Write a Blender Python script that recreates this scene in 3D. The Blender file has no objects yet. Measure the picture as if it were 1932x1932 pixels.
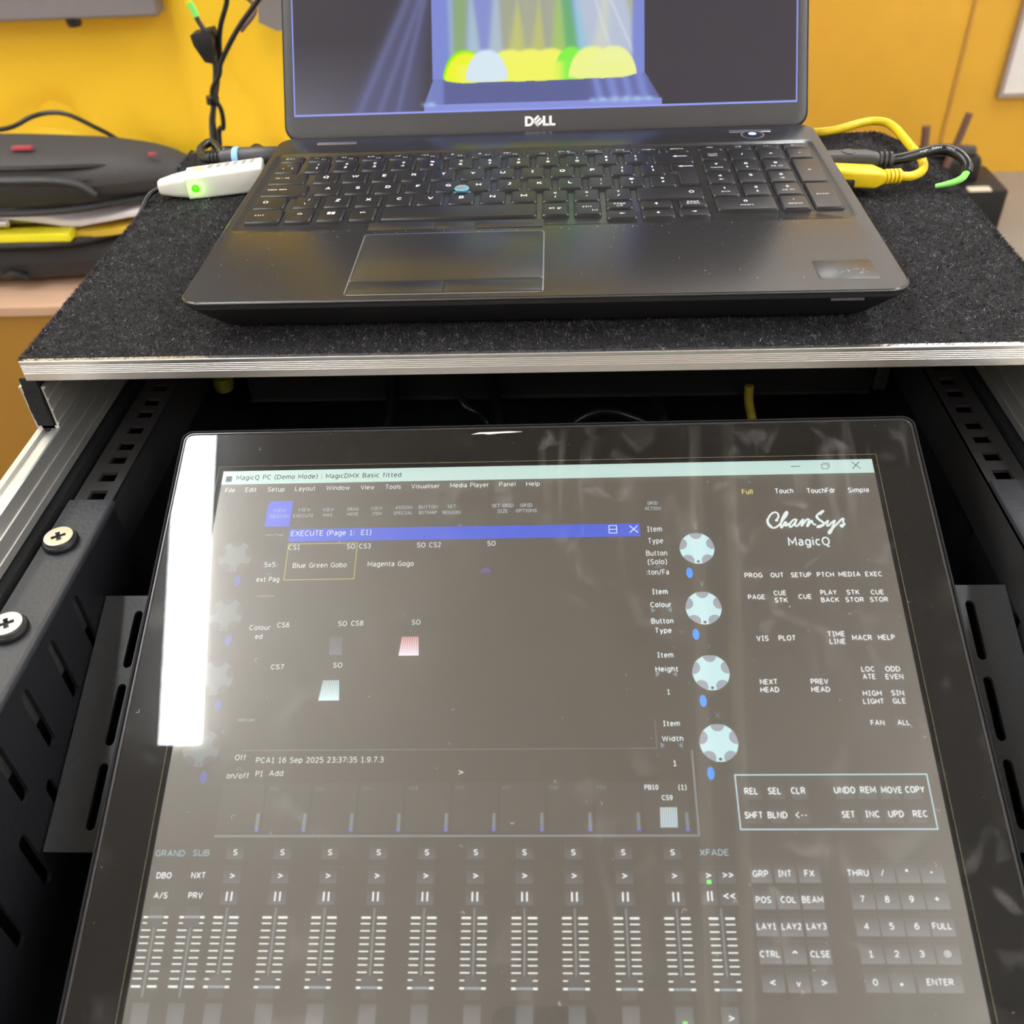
import bpy, math, random
import numpy as np
from mathutils import Matrix, Vector, Euler

# ------------------------------------------------------------------ camera, light, exposure
# All modelling below is in millimetres in a frame whose origin is the middle of the laptop's
# front edge (x right, y away from the photographer, z up); the floor lies at z = -945.
ZB = 945.0
sc = bpy.context.scene
col = sc.collection
CAM = (10.013, -419.929, 216.939)
CAM_ROT = (0.870959, 0.03951, 0.033795)
cam_data = bpy.data.cameras.new('camera')
cam = bpy.data.objects.new('camera', cam_data)
col.objects.link(cam)
cam.location = (CAM[0] / 1000, CAM[1] / 1000, (CAM[2] + ZB) / 1000)
cam.rotation_euler = CAM_ROT
cam_data.sensor_width = 36.0
cam_data.lens = 1787.0 / 1932.0 * 36.0
cam_data.clip_start = 0.005
cam_data.clip_end = 50
cam_data.dof.use_dof = True
cam_data.dof.focus_distance = 0.50
cam_data.dof.aperture_fstop = 13.0
sc.camera = cam
sc.view_settings.view_transform = 'Standard'
sc.view_settings.look = 'None'
sc.view_settings.gamma = 1.0
sc.view_settings.use_curve_mapping = False
sc.view_settings.exposure = 0.0
sc.cycles.use_denoising = True
sc.cycles.max_bounces = 8
sc.cycles.sample_clamp_indirect = 8.0
world = bpy.data.worlds.new('world')
sc.world = world
world.use_nodes = True
world.node_tree.nodes['Background'].inputs[0].default_value = (0.9, 0.95, 1.0, 1)
world.node_tree.nodes['Background'].inputs[1].default_value = 0.3
LAMP_L = 30.0          # radiance of the ceiling battens' diffusers
LAMP_COL = (0.93, 0.97, 1.0)

rnd = random.Random(7)
nrs = np.random.RandomState(7)


# ------------------------------------------------------------------ helpers
def lin(r, g, b):
    f = lambda v: (v / 255 / 12.92) if v / 255 <= 0.04045 else ((v / 255 + 0.055) / 1.055) ** 2.4
    return (f(r), f(g), f(b))


MATS = {}


def pm(name, color, rough=0.5, metal=0.0, spec=0.5, nscale=0.0, cvar=0.0, bump=0.0, bscale=None,
       stretch=(1, 1, 1), rvar=0.0, coat=0.0, emit=None, estr=0.0, sheen=0.0, detail=4.0):
    """Principled material with object-space noise on colour, roughness and bump."""
    m = bpy.data.materials.new(name)
    m.use_nodes = True
    nt = m.node_tree
    b = nt.nodes['Principled BSDF']
    b.inputs['Base Color'].default_value = (*color, 1)
    b.inputs['Roughness'].default_value = rough
    b.inputs['Metallic'].default_value = metal
    b.inputs['Specular IOR Level'].default_value = spec
    b.inputs['Coat Weight'].default_value = coat
    if sheen:
        b.inputs['Sheen Weight'].default_value = sheen
    if emit:
        b.inputs['Emission Color'].default_value = (*emit, 1)
        b.inputs['Emission Strength'].default_value = estr
    if nscale:
        tc = nt.nodes.new('ShaderNodeTexCoord')
        mp = nt.nodes.new('ShaderNodeMapping')
        mp.inputs['Scale'].default_value = stretch
        nt.links.new(tc.outputs['Object'], mp.inputs[0])
        n = nt.nodes.new('ShaderNodeTexNoise')
        n.inputs['Scale'].default_value = nscale
        n.inputs['Detail'].default_value = detail
        nt.links.new(mp.outputs[0], n.inputs['Vector'])
        if cvar:
            mx = nt.nodes.new('ShaderNodeMix')
            mx.data_type = 'RGBA'
            mx.inputs[6].default_value = (*[max(0, c * (1 - cvar)) for c in color], 1)
            mx.inputs[7].default_value = (*[min(1, c * (1 + cvar)) for c in color], 1)
            nt.links.new(n.outputs['Fac'], mx.inputs[0])
            nt.links.new(mx.outputs[2], b.inputs['Base Color'])
        if rvar:
            mr = nt.nodes.new('ShaderNodeMapRange')
            mr.inputs[3].default_value = max(0, rough - rvar)
            mr.inputs[4].default_value = min(1, rough + rvar)
            nt.links.new(n.outputs['Fac'], mr.inputs[0])
            nt.links.new(mr.outputs[0], b.inputs['Roughness'])
        if bump:
            n2 = n
            if bscale:
                n2 = nt.nodes.new('ShaderNodeTexNoise')
                n2.inputs['Scale'].default_value = bscale
                n2.inputs['Detail'].default_value = detail
                nt.links.new(mp.outputs[0], n2.inputs['Vector'])
            bp = nt.nodes.new('ShaderNodeBump')
            bp.inputs['Strength'].default_value = bump
            bp.inputs['Distance'].default_value = 0.001
            nt.links.new(n2.outputs['Fac'], bp.inputs['Height'])
            nt.links.new(bp.outputs[0], b.inputs['Normal'])
    MATS[name] = m
    return m


def screen_mat(name, color, strength=1.0, gloss=0.205, grough=0.42, attr=None, gloss2=0.045):
    """A lit pixel area: emission plus the soft sheen of the panel's anti-glare film."""
    m = bpy.data.materials.new(name)
    m.use_nodes = True
    nt = m.node_tree
    nt.nodes.clear()
    out = nt.nodes.new('ShaderNodeOutputMaterial')
    em = nt.nodes.new('ShaderNodeEmission')
    em.inputs[0].default_value = (*color, 1)
    em.inputs[1].default_value = strength
    if attr:
        a = nt.nodes.new('ShaderNodeAttribute')
        a.attribute_name = attr
        nt.links.new(a.outputs['Color'], em.inputs[0])
    last = em
    for g_, r_ in ((gloss, grough), (gloss2, 0.05)):
        if not g_:
            continue
        gl = nt.nodes.new('ShaderNodeBsdfGlossy')
        gl.inputs[0].default_value = (g_, g_ * .94, g_ * .85, 1)
        gl.inputs[1].default_value = r_
        ad = nt.nodes.new('ShaderNodeAddShader')
        nt.links.new(last.outputs[0], ad.inputs[0])
        nt.links.new(gl.outputs[0], ad.inputs[1])
        last = ad
    nt.links.new(last.outputs[0], out.inputs[0])
    MATS[name] = m
    return m


WORLD = {}


def matof(o):
    return WORLD.get(o.name, Matrix.Identity(4))


def tag(o, label=None, cat=None, group=None, kind=None):
    if label:
        o['label'] = label
    if cat:
        o['category'] = cat
    if group:
        o['group'] = group
    if kind:
        o['kind'] = kind
    return o


def thing(name, label, cat, loc=(0, 0, 0), rot=(0, 0, 0), group=None):
    o = bpy.data.objects.new(name, None)
    col.objects.link(o)
    o.empty_display_size = 0.02
    o.rotation_euler = rot
    o.location = tuple(v / 1000 for v in loc)
    WORLD[o.name] = Matrix.Translation(loc) @ Euler(rot).to_matrix().to_4x4()
    return tag(o, label, cat, group)


def smooth_path(pts, n=8, closed=False):
    P = np.array(pts, float)
    if len(P) < 3:
        return P
    if closed:
        Q = np.vstack([P[-1], P, P[0], P[1]])
    else:
        Q = np.vstack([2 * P[0] - P[1], P, 2 * P[-1] - P[-2]])
    out = []
    for i in range(1, len(Q) - 2):
        p0, p1, p2, p3 = Q[i - 1], Q[i], Q[i + 1], Q[i + 2]
        for k in range(n):
            t = k / n
            out.append(0.5 * ((2 * p1) + (-p0 + p2) * t + (2 * p0 - 5 * p1 + 4 * p2 - p3) * t * t
                              + (-p0 + 3 * p1 - 3 * p2 + p3) * t ** 3))
    if not closed:
        out.append(P[-1])
    return np.array(out)


def rr(cx, cy, w, h, r, n=4):
    """Rounded rectangle outline, counter-clockwise."""
    r = max(0.01, min(r, w / 2 - 1e-3, h / 2 - 1e-3))
    pts = []
    for (sx, sy, a0) in ((1, 1, 0), (-1, 1, 90), (-1, -1, 180), (1, -1, 270)):
        for k in range(n + 1):
            a = math.radians(a0 + 90 * k / n)
            pts.append((cx + sx * (w / 2 - r) + r * math.cos(a), cy + sy * (h / 2 - r) + r * math.sin(a)))
    return pts


class MB:
    """Collects geometry in millimetres and links it as ONE mesh object."""

    def __init__(self):
        self.v, self.f, self.mi = [], [], []

    def add(self, verts, faces, mat=0):
        o = len(self.v)
        self.v += [tuple(map(float, p)) for p in verts]
        self.f += [tuple(i + o for i in f) for f in faces]
        self.mi += [mat] * len(faces)
        return self

    def box(self, x0, x1, y0, y1, z0, z1, mat=0):
        return self.add([(x0, y0, z0), (x1, y0, z0), (x1, y1, z0), (x0, y1, z0),
                         (x0, y0, z1), (x1, y0, z1), (x1, y1, z1), (x0, y1, z1)],
                        [(3, 2, 1, 0), (4, 5, 6, 7), (0, 1, 5, 4), (1, 2, 6, 5), (2, 3, 7, 6), (3, 0, 4, 7)], mat)

    def loft(self, loops, cap0=True, cap1=True, mat=0):
        n = len(loops[0])
        vs = [p for L in loops for p in L]
        fs = []
        for k in range(len(loops) - 1):
            for i in range(n):
                j = (i + 1) % n
                fs.append((k * n + i, k * n + j, (k + 1) * n + j, (k + 1) * n + i))
        if cap0:
            fs.append(tuple(reversed(range(n))))
        if cap1:
            fs.append(tuple(range((len(loops) - 1) * n, len(loops) * n)))
        return self.add(vs, fs, mat)

    def rbox(self, cx, cy, w, h, z0, z1, r=1.0, ch=0.5, n=3, chb=0.0, mat=0):
        L = []
        if chb:
            L.append([(x, y, z0) for x, y in rr(cx, cy, w - 2 * chb, h - 2 * chb, r - chb, n)])
            L.append([(x, y, z0 + chb) for x, y in rr(cx, cy, w, h, r, n)])
        else:
            L.append([(x, y, z0) for x, y in rr(cx, cy, w, h, r, n)])
        L.append([(x, y, z1 - ch) for x, y in rr(cx, cy, w, h, r, n)])
        L.append([(x, y, z1 - ch * .3) for x, y in rr(cx, cy, w - ch * .6, h - ch * .6, r - ch * .3, n)])
        L.append([(x, y, z1) for x, y in rr(cx, cy, w - 2 * ch, h - 2 * ch, r - ch, n)])
        return self.loft(L, mat=mat)

    def tube(self, pts, r, seg=8, n=6, closed=False, smooth=True, mat=0, flat=1.0):
        P = smooth_path(pts, n, closed) if smooth else np.array(pts, float)
        N = len(P)
        R = np.interp(np.linspace(0, 1, N), np.linspace(0, 1, len(r)), r) if hasattr(r, '__len__') else np.full(N, r)
        T = np.gradient(P, axis=0) if not closed else (np.roll(P, -1, 0) - np.roll(P, 1, 0))
        T /= np.linalg.norm(T, axis=1)[:, None] + 1e-12
        up = np.array([0, 0, 1.0]) if abs(T[0][2]) < 0.9 else np.array([0, 1.0, 0])
        loops = []
        for i in range(N):
            a = up - T[i] * (up @ T[i])
            a /= np.linalg.norm(a) + 1e-12
            up = a
            b = np.cross(T[i], a)
            loops.append([tuple(P[i] + R[i] * (math.cos(q) * b + math.sin(q) * a * flat))
                          for q in [2 * math.pi * k / seg for k in range(seg)]])
        if closed:
            loops.append(loops[0])
            return self.loft(loops, False, False, mat)
        return self.loft(loops, mat=mat)

    def lathe(self, prof, base=(0, 0, 0), seg=20, axis=(0, 0, 1), mat=0, cap0=True, cap1=True):
        """prof: list of (radius, height along axis)."""
        ax = Vector(axis).normalized()
        q = Vector((0, 0, 1)).rotation_difference(ax)
        loops = []
        for r, h in prof:
            loops.append([tuple(Vector(base) + q @ Vector((r * math.cos(2 * math.pi * k / seg), r * math.sin(2 * math.pi * k / seg), h)))
                          for k in range(seg)])
        return self.loft(loops, cap0, cap1, mat)

    def poly(self, pts, z=0.0, mat=0):
        return self.add([(x, y, z) for x, y in pts], [tuple(range(len(pts)))], mat)

    def quad(self, x0, x1, y0, y1, z, mat=0):
        return self.add([(x0, y0, z), (x1, y0, z), (x1, y1, z), (x0, y1, z)], [(0, 1, 2, 3)], mat)

    def ribbon(self, pts, w, z=0.0, n=4, mat=0):
        P = smooth_path([(x, y, 0) for x, y in pts], n)
        T = np.gradient(P, axis=0)
        T /= np.linalg.norm(T, axis=1)[:, None] + 1e-9
        N = np.stack([-T[:, 1], T[:, 0]], 1) * w / 2
        vs = [(p[0] + d[0], p[1] + d[1], z) for p, d in zip(P, N)] + [(p[0] - d[0], p[1] - d[1], z) for p, d in zip(P, N)]
        m = len(P)
        return self.add(vs, [(m + i, m + i + 1, i + 1, i) for i in range(m - 1)], mat)

    def xform(self, M, start=0):
        for i in range(start, len(self.v)):
            self.v[i] = tuple(M @ Vector(self.v[i]))
        return self

    def build(self, name, mats, parent=None, origin=None, local=False, smooth=35, label=None):
        if not isinstance(mats, (list, tuple)):
            mats = [mats]
        if parent is not None:
            W = matof(parent)
            A = Matrix.Identity(4) if local else W.inverted()
            loc = None
        else:
            c = np.array(self.v)
            if origin is None:
                origin = ((c[:, 0].min() + c[:, 0].max()) / 2, (c[:, 1].min() + c[:, 1].max()) / 2, c[:, 2].min())
            A = Matrix.Translation([-q for q in origin])
            W = Matrix.Translation(origin)
        A = np.array(A)
        P = np.array(self.v) @ A[:3, :3].T + A[:3, 3]
        me = bpy.data.meshes.new(name)
        me.from_pydata((P / 1000).tolist(), [], self.f)
        for m in mats:
            me.materials.append(m)
        if len(mats) > 1:
            me.polygons.foreach_set('material_index', self.mi)
        if smooth:
            me.polygons.foreach_set('use_smooth', [True] * len(me.polygons))
            me.set_sharp_from_angle(angle=math.radians(smooth))
        me.update()
        o = bpy.data.objects.new(name, me)
        col.objects.link(o)
        if parent is not None:
            o.parent = parent
            WORLD[o.name] = W
        else:
            o.location = tuple(q / 1000 for q in origin)
            WORLD[o.name] = W
        if label:
            o['label'] = label
        return o


# ------------------------------------------------------------------ a plain monoline lettering, drawn as strokes
def arc_(cx, cy, rx, ry, a0, a1, n=9):
    return [(cx + rx * math.cos(math.radians(a0 + (a1 - a0) * k / n)), cy + ry * math.sin(math.radians(a0 + (a1 - a0) * k / n))) for k in range(n + 1)]


def sm_(*p):
    return [(a, b_) for a, b_, _ in smooth_path([(x, y, 0) for x, y in p], 3)]


def rot180(st, h=1.0):
    return [[(1 - x, h - y) for x, y in s] for s in st]


H_ = .74
_six = [sm_((.9, .96), (.5, .98), (.15, .76), (.03, .4), (.12, .12), (.5, 0), (.88, .12), (1, .32), (.85, .55), (.5, .63), (.08, .46))]
_S = lambda k: [sm_((.95, .87 * k), (.72, .98 * k), (.4, 1.0 * k), (.08, .88 * k), (.06, .68 * k), (.3, .55 * k), (.7, .45 * k), (.95, .32 * k), (.93, .12 * k), (.6, 0), (.25, .02 * k), (0, .12 * k))]
_bowl = lambda cx=.5: arc_(cx, .37, .5, .37, 0, 360, 14)
SF = {
    'A': (.74, [[(0, 0), (.5, 1), (1, 0)], [(.2, .32), (.8, .32)]]),
    'B': (.62, [[(.5, .54), (0, .54), (0, 1), (.5, 1)] + arc_(.5, .77, .42, .23, 90, -90), [(0, .54), (0, 0), (.5, 0)] + arc_(.5, .27, .5, .27, -90, 90)]),
    'C': (.66, [arc_(.58, .5, .58, .5, 48, 312, 12)]),
    'D': (.70, [[(.35, 0), (0, 0), (0, 1), (.35, 1)] + arc_(.35, .5, .65, .5, 90, -90)]),
    'E': (.55, [[(1, 1), (0, 1), (0, 0), (1, 0)], [(0, .52), (.88, .52)]]),
    'F': (.53, [[(1, 1), (0, 1), (0, 0)], [(0, .5), (.88, .5)]]),
    'G': (.70, [arc_(.55, .5, .55, .5, 48, 300, 12) + [(1, .12), (1, .47), (.6, .47)]]),
    'H': (.68, [[(0, 0), (0, 1)], [(1, 0), (1, 1)], [(0, .52), (1, .52)]]),
    'I': (.38, [[(0, 1), (1, 1)], [(.5, 1), (.5, 0)], [(0, 0), (1, 0)]]),
    'J': (.42, [[(.2, 1), (1, 1), (1, .3)] + arc_(.5, .3, .5, .3, 0, -150, 6)]),
    'K': (.64, [[(0, 0), (0, 1)], [(1, 1), (.05, .45)], [(.3, .6), (1, 0)]]),
    'L': (.52, [[(0, 1), (0, 0), (1, 0)]]),
    'M': (.84, [[(0, 0), (0, 1), (.5, .28), (1, 1), (1, 0)]]),
    'N': (.70, [[(0, 0), (0, 1), (1, 0), (1, 1)]]),
    'O': (.76, [arc_(.5, .5, .5, .5, 90, 450, 18)]),
    'P': (.60, [[(0, 0), (0, 1), (.5, 1)] + arc_(.5, .73, .5, .27, 90, -90) + [(0, .46)]]),
    'Q': (.76, [arc_(.5, .5, .5, .5, 90, 450, 18), [(.55, .08), (.72, -.2), (1, -.2)]]),
    'R': (.64, [[(0, 0), (0, 1), (.48, 1)] + arc_(.48, .74, .45, .26, 90, -90) + [(0, .48)], [(.48, .48), (1, 0)]]),
    'S': (.58, _S(1.0)),
    'T': (.64, [[(0, 1), (1, 1)], [(.5, 1), (.5, 0)]]),
    'U': (.68, [[(0, 1), (0, .36)] + arc_(.5, .36, .5, .36, 180, 360) + [(1, 1)]]),
    'V': (.72, [[(0, 1), (.5, 0), (1, 1)]]),
    'W': (1.02, [[(0, 1), (.25, 0), (.5, .92), (.75, 0), (1, 1)]]),
    'X': (.70, [[(0, 0), (1, 1)], [(0, 1), (1, 0)]]),
    'Y': (.68, [[(0, 1), (.5, .47), (1, 1)], [(.5, .47), (.5, 0)]]),
    'Z': (.62, [[(0, 1), (1, 1), (0, 0), (1, 0)]]),
    '0': (.56, [arc_(.5, .5, .5, .5, 90, 450, 18)]),
    '1': (.46, [[(.08, .8), (.52, 1), (.52, 0)], [(.05, 0), (1, 0)]]),
    '2': (.54, [sm_((.03, .84), (.25, .97), (.55, 1), (.88, .86), (.88, .64), (.6, .36), (.25, .1), (.02, 0)) + [(1, 0)]]),
    '3': (.54, [sm_((.03, .93), (.35, 1), (.7, .99), (.93, .82), (.86, .62), (.6, .53), (.3, .53)), sm_((.6, .53), (.92, .44), (1, .25), (.82, .05), (.4, 0), (0, .07))]),
    '4': (.58, [[(.74, 0), (.74, 1), (0, .3), (1, .3)]]),
    '5': (.54, [[(.92, 1), (.1, 1), (.08, .56)], sm_((.08, .56), (.45, .62), (.85, .53), (1, .31), (.85, .08), (.45, 0), (0, .06))]),
    '6': (.56, _six), '9': (.56, rot180(_six)),
    '7': (.54, [[(0, 1), (1, 1), (.3, 0)]]),
    '8': (.56, [arc_(.5, .77, .42, .23, 0, 360, 14), arc_(.5, .27, .5, .27, 0, 360, 14)]),
    'a': (.48, [sm_((.1, .68), (.4, H_), (.75, .70), (.94, .52)) + [(.94, 0)], sm_((.94, .43), (.45, .42), (.08, .32), (.03, .15), (.25, 0), (.6, .03), (.94, .2))]),
    'b': (.52, [[(0, 1), (0, 0)], _bowl()]), 'c': (.44, [arc_(.58, .37, .58, .37, 50, 310, 10)]),
    'd': (.52, [[(1, 1), (1, 0)], _bowl()]), 'e': (.52, [[(.03, .39), (1, .39)] + arc_(.5, .37, .5, .37, 0, 310, 12)]),
    'f': (.34, [sm_((1, 1), (.65, .98), (.42, .8)) + [(.4, 0)], [(0, .72), (.9, .72)]]),
    'g': (.52, [_bowl(), [(1, H_), (1, -.06)] + sm_((1, -.06), (.8, -.25), (.4, -.27), (.08, -.22))]),
    'h': (.50, [[(0, 1), (0, 0)], sm_((0, .5), (.3, .71), (.72, .72), (1, .5)) + [(1, 0)]]),
    'i': (.06, [[(.5, H_), (.5, 0)], [(.5, .93), (.5, 1.03)]]), 'j': (.2, [[(.8, H_), (.8, -.1), (0, -.25)], [(.8, .93), (.8, 1.03)]]),
    'k': (.48, [[(0, 1), (0, 0)], [(.92, H_), (.05, .32)], [(.35, .45), (1, 0)]]), 'l': (.06, [[(.5, 1.02), (.5, 0)]]),
    'm': (.84, [[(0, H_), (0, 0)], sm_((0, .5), (.15, .71), (.38, .72), (.5, .5)) + [(.5, 0)], sm_((.5, .5), (.65, .71), (.88, .72), (1, .5)) + [(1, 0)]]),
    'n': (.50, [[(0, H_), (0, 0)], sm_((0, .5), (.3, .71), (.72, .72), (1, .5)) + [(1, 0)]]),
    'o': (.54, [_bowl()]), 'p': (.52, [[(0, H_), (0, -.26)], _bowl()]), 'q': (.52, [[(1, H_), (1, -.26)], _bowl()]),
    'r': (.32, [[(0, H_), (0, 0)], sm_((0, .45), (.4, .70), (1, H_))]), 's': (.44, _S(H_)),
    't': (.34, [[(.38, .96), (.38, .2)] + sm_((.38, .2), (.55, .02), (1, .02)), [(0, .72), (.95, .72)]]),
    'u': (.50, [[(0, H_), (0, .26)] + sm_((0, .26), (.25, .03), (.7, .04), (1, .28)), [(1, H_), (1, 0)]]),
    'v': (.52, [[(0, H_), (.5, 0), (1, H_)]]), 'w': (.78, [[(0, H_), (.25, 0), (.5, .68), (.75, 0), (1, H_)]]),
    'x': (.50, [[(0, 0), (1, H_)], [(0, H_), (1, 0)]]), 'y': (.52, [[(0, H_), (.5, .02)], [(1, H_), (.35, -.26), (.05, -.26)]]),
    'z': (.46, [[(0, H_), (1, H_), (0, 0), (1, 0)]]), ' ': (.26, []),
    '(': (.22, [sm_((1, 1.08), (.2, .75), (.05, .42), (.2, .1), (1, -.2))]), ')': (.22, [sm_((0, 1.08), (.8, .75), (.95, .42), (.8, .1), (0, -.2))]),
    ':': (.08, [[(.5, -.02), (.5, .17)], [(.5, .52), (.5, .71)]]), '.': (.08, [[(.5, -.02), (.5, .17)]]), ',': (.14, [[(.8, .1), (.2, -.2)]]),
    ';': (.14, [[(.8, .1), (.2, -.2)], [(.8, .55), (.8, .65)]]), '/': (.42, [[(0, -.1), (1, 1.05)]]), '\\': (.42, [[(1, -.1), (0, 1.05)]]),
    '-': (.34, [[(0, .4), (1, .4)]]), '_': (.5, [[(0, 0), (1, 0)]]), '=': (.55, [[(0, .3), (1, .3)], [(0, .6), (1, .6)]]), '+': (.6, [[(0, .45), (1, .45)], [(.5, .12), (.5, .78)]]),
    '<': (.56, [[(1, .82), (0, .45), (1, .08)]]), '>': (.56, [[(0, .82), (1, .45), (0, .08)]]), '^': (.6, [[(0, .6), (.5, 1), (1, .6)]]),
    '*': (.5, [[(.5, .5), (.5, 1)], [(.05, .62), (.95, .88)], [(.05, .88), (.95, .62)]]), '|': (.04, [[(.5, -.1), (.5, 1.05)]]), '!': (.06, [[(.5, 1), (.5, .3)], [(.5, 0), (.5, .08)]]),
    '?': (.44, [sm_((.02, .85), (.4, 1), (.9, .9), (.9, .65), (.5, .42), (.48, .27)), [(.48, 0), (.48, .06)]]), "'": (.05, [[(.5, 1), (.5, .72)]]), '"': (.24, [[(0, 1), (0, .72)], [(1, 1), (1, .72)]]),
    '[': (.22, [[(1, 1.05), (0, 1.05), (0, -.15), (1, -.15)]]), ']': (.22, [[(0, 1.05), (1, 1.05), (1, -.15), (0, -.15)]]),
    '{': (.3, [[(1, 1.05), (.5, 1.0), (.5, .58), (.1, .45), (.5, .32), (.5, -.1), (1, -.15)]]), '}': (.3, [[(0, 1.05), (.5, 1.0), (.5, .58), (.9, .45), (.5, .32), (.5, -.1), (0, -.15)]]),
    '#': (.6, [[(.2, 0), (.4, 1)], [(.6, 0), (.8, 1)], [(.02, .33), (.9, .33)], [(.1, .67), (1, .67)]]), '~': (.55, [sm_((0, .38), (.25, .55), (.5, .45), (.75, .35), (1, .52))]), '`': (.2, [[(0, 1), (1, .75)]]),
    '%': (.8, [[(.15, 0), (.85, 1)], arc_(.2, .77, .2, .22, 0, 360, 8), arc_(.8, .23, .2, .22, 0, 360, 8)]), '$': (.54, _S(1.0) + [[(.5, -.12), (.5, 1.12)]]),
    '&': (.68, [sm_((1, 0), (.25, .7), (.35, .98), (.65, .9), (.5, .6), (.1, .4), (.1, .1), (.45, 0), (.95, .4))]),
    '@': (.86, [arc_(.5, .4, .5, .55, -50, 300, 16), arc_(.48, .42, .2, .24, 0, 360, 10), [(.68, .64), (.68, .3), (.82, .2)]]),
}


def stroke_poly(P, w):
    """Strip of width w along a polyline, mitred at its corners."""
    P = [np.array(p, float) for i, p in enumerate(P) if i == 0 or abs(p[0] - P[i - 1][0]) + abs(p[1] - P[i - 1][1]) > 1e-6]
    n = len(P)
    closed = n > 3 and np.linalg.norm(P[0] - P[-1]) < 1e-6
    L_, R_ = [], []
    for i in range(n):
        a = P[i] - P[i - 1] if i > 0 else (P[0] - P[-2] if closed else None)
        b_ = P[i + 1] - P[i] if i < n - 1 else (P[1] - P[0] if closed else None)
        if a is None:
            a = b_
        if b_ is None:
            b_ = a
        na = np.array([-a[1], a[0]]) / (np.linalg.norm(a) + 1e-9)
        nb = np.array([-b_[1], b_[0]]) / (np.linalg.norm(b_) + 1e-9)
        m_ = na + nb
        l_ = np.linalg.norm(m_)
        m_ = m_ / l_ if l_ > .15 else na
        k = min(1 / max(m_ @ na, .2), 2.2)
        L_.append(P[i] + m_ * k * w / 2)
        R_.append(P[i] - m_ * k * w / 2)
    if not closed:      # square ends
        for Q, i, j in ((L_, 0, 1), (R_, 0, 1), (L_, -1, -2), (R_, -1, -2)):
            pass
    return [tuple(p) for p in L_ + R_], [(n + i, n + i + 1, i + 1, i) for i in range(n - 1)]


def put_text(mb, s, x, y, w, h, z=0.0, mat=0, bold=.12, gap=.16):
    """Lettering centred at (x, y): total width w, capital height h, stroke weight as a share of the height."""
    if s == '.':
        w = w or .22 * h
        return mb.quad(x - w / 2, x + w / 2, y - w * .45, y + w * .45, z, mat)
    cx = 0.0
    adv = []
    for ch in s:
        gw_, st_ = SF[ch]
        adv.append((cx, gw_, st_))
        cx += gw_ + gap + bold
    total = cx - gap - bold + bold
    has = any(q.isalnum() for q in s)
    if w is None:
        w = total * h * 1.02
    sx = w / total
    ys = [py for _, _, st_ in adv for P_ in st_ for _, py in P_]
    if has:
        sy, oy = h * (1 - bold), .5
    else:
        lo_, hi_ = min(ys), max(ys)
        oy = (lo_ + hi_) / 2
        th = bold * sx
        sy = max(h - th, 1e-4) / (hi_ - lo_) if hi_ - lo_ > .02 else 0.0
    sw = bold * (h if has else min(sx, w * 6)) * 1.0
    if not has and sy == 0.0:
        sw = max(h, .1)
    for ox, gw_, st_ in adv:
        for P_ in st_:
            Q = [(x - w / 2 + (ox + bold / 2 + px_ * gw_) * sx, y + (py - oy) * sy) for px_, py in P_]
            v, f = stroke_poly(Q, sw)
            mb.add([(a, b_, z) for a, b_ in v], f, mat)


def holed_plate(outer, holes, t, bevel=0.0):
    """Flat plate with real openings (2-D filled curve), returned as verts/faces in mm, z from -t to 0."""
    cu = bpy.data.curves.new('plate', 'CURVE')
    cu.dimensions = '2D'
    cu.fill_mode = 'BOTH'
    cu.extrude = t / 2
    cu.bevel_depth = bevel
    for L in [outer] + holes:
        sp = cu.splines.new('POLY')
        sp.points.add(len(L) - 1)
        for p, q in zip(sp.points, L):
            p.co = (q[0], q[1], 0, 1)
        sp.use_cyclic_u = True
    ob = bpy.data.objects.new('plate', cu)
    me = ob.to_mesh()
    v = [(p.co[0], p.co[1], p.co[2] - t / 2) for p in me.vertices]
    f = [tuple(p.vertices) for p in me.polygons]
    ob.to_mesh_clear()
    bpy.data.objects.remove(ob)
    bpy.data.curves.remove(cu)
    return v, f


def slot(cx, cy, w, l, n=6, ang=0.0):
    """Stadium outline: w wide, l long along y (rotated by ang)."""
    r = w / 2
    pts = []
    for k in range(n + 1):
        a = math.pi * k / n
        pts.append((r * math.cos(a), l / 2 - r + r * math.sin(a)))
    for k in range(n + 1):
        a = math.pi + math.pi * k / n
        pts.append((r * math.cos(a), -l / 2 + r + r * math.sin(a)))
    c, s = math.cos(ang), math.sin(ang)
    return [(cx + x * c - y * s, cy + x * s + y * c) for x, y in pts]


# ------------------------------------------------------------------ materials
YEL = lin(240, 184, 58)
pm('yellow_paint', (0.93, 0.62, 0.024), 0.5, nscale=3, cvar=0.05, bump=0.15, bscale=60)
pm('yellow_paint_worn', (0.80, 0.44, 0.040), 0.5, nscale=9, cvar=0.07, bump=0.15, bscale=50)
m_ = K_w = MATS['yellow_paint_worn']          # a few dull scuff spots on the older paint
nt_ = m_.node_tree
bs_ = nt_.nodes['Principled BSDF']
src_ = bs_.inputs['Base Color'].links[0].from_socket
tc_ = nt_.nodes.new('ShaderNodeTexCoord')
vo_ = nt_.nodes.new('ShaderNodeTexVoronoi')
vo_.inputs['Scale'].default_value = 5.5
nt_.links.new(tc_.outputs['Object'], vo_.inputs['Vector'])
mr_ = nt_.nodes.new('ShaderNodeMapRange')
mr_.inputs[1].default_value, mr_.inputs[2].default_value = 0.05, 0.09
mr_.inputs[3].default_value, mr_.inputs[4].default_value = 0.30, 0.0
nt_.links.new(vo_.outputs['Distance'], mr_.inputs[0])
mc_ = nt_.nodes.new('ShaderNodeMix')
mc_.data_type = 'RGBA'
mc_.inputs[7].default_value = (0.42, 0.22, 0.04, 1)
nt_.links.new(mr_.outputs[0], mc_.inputs[0])
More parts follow.
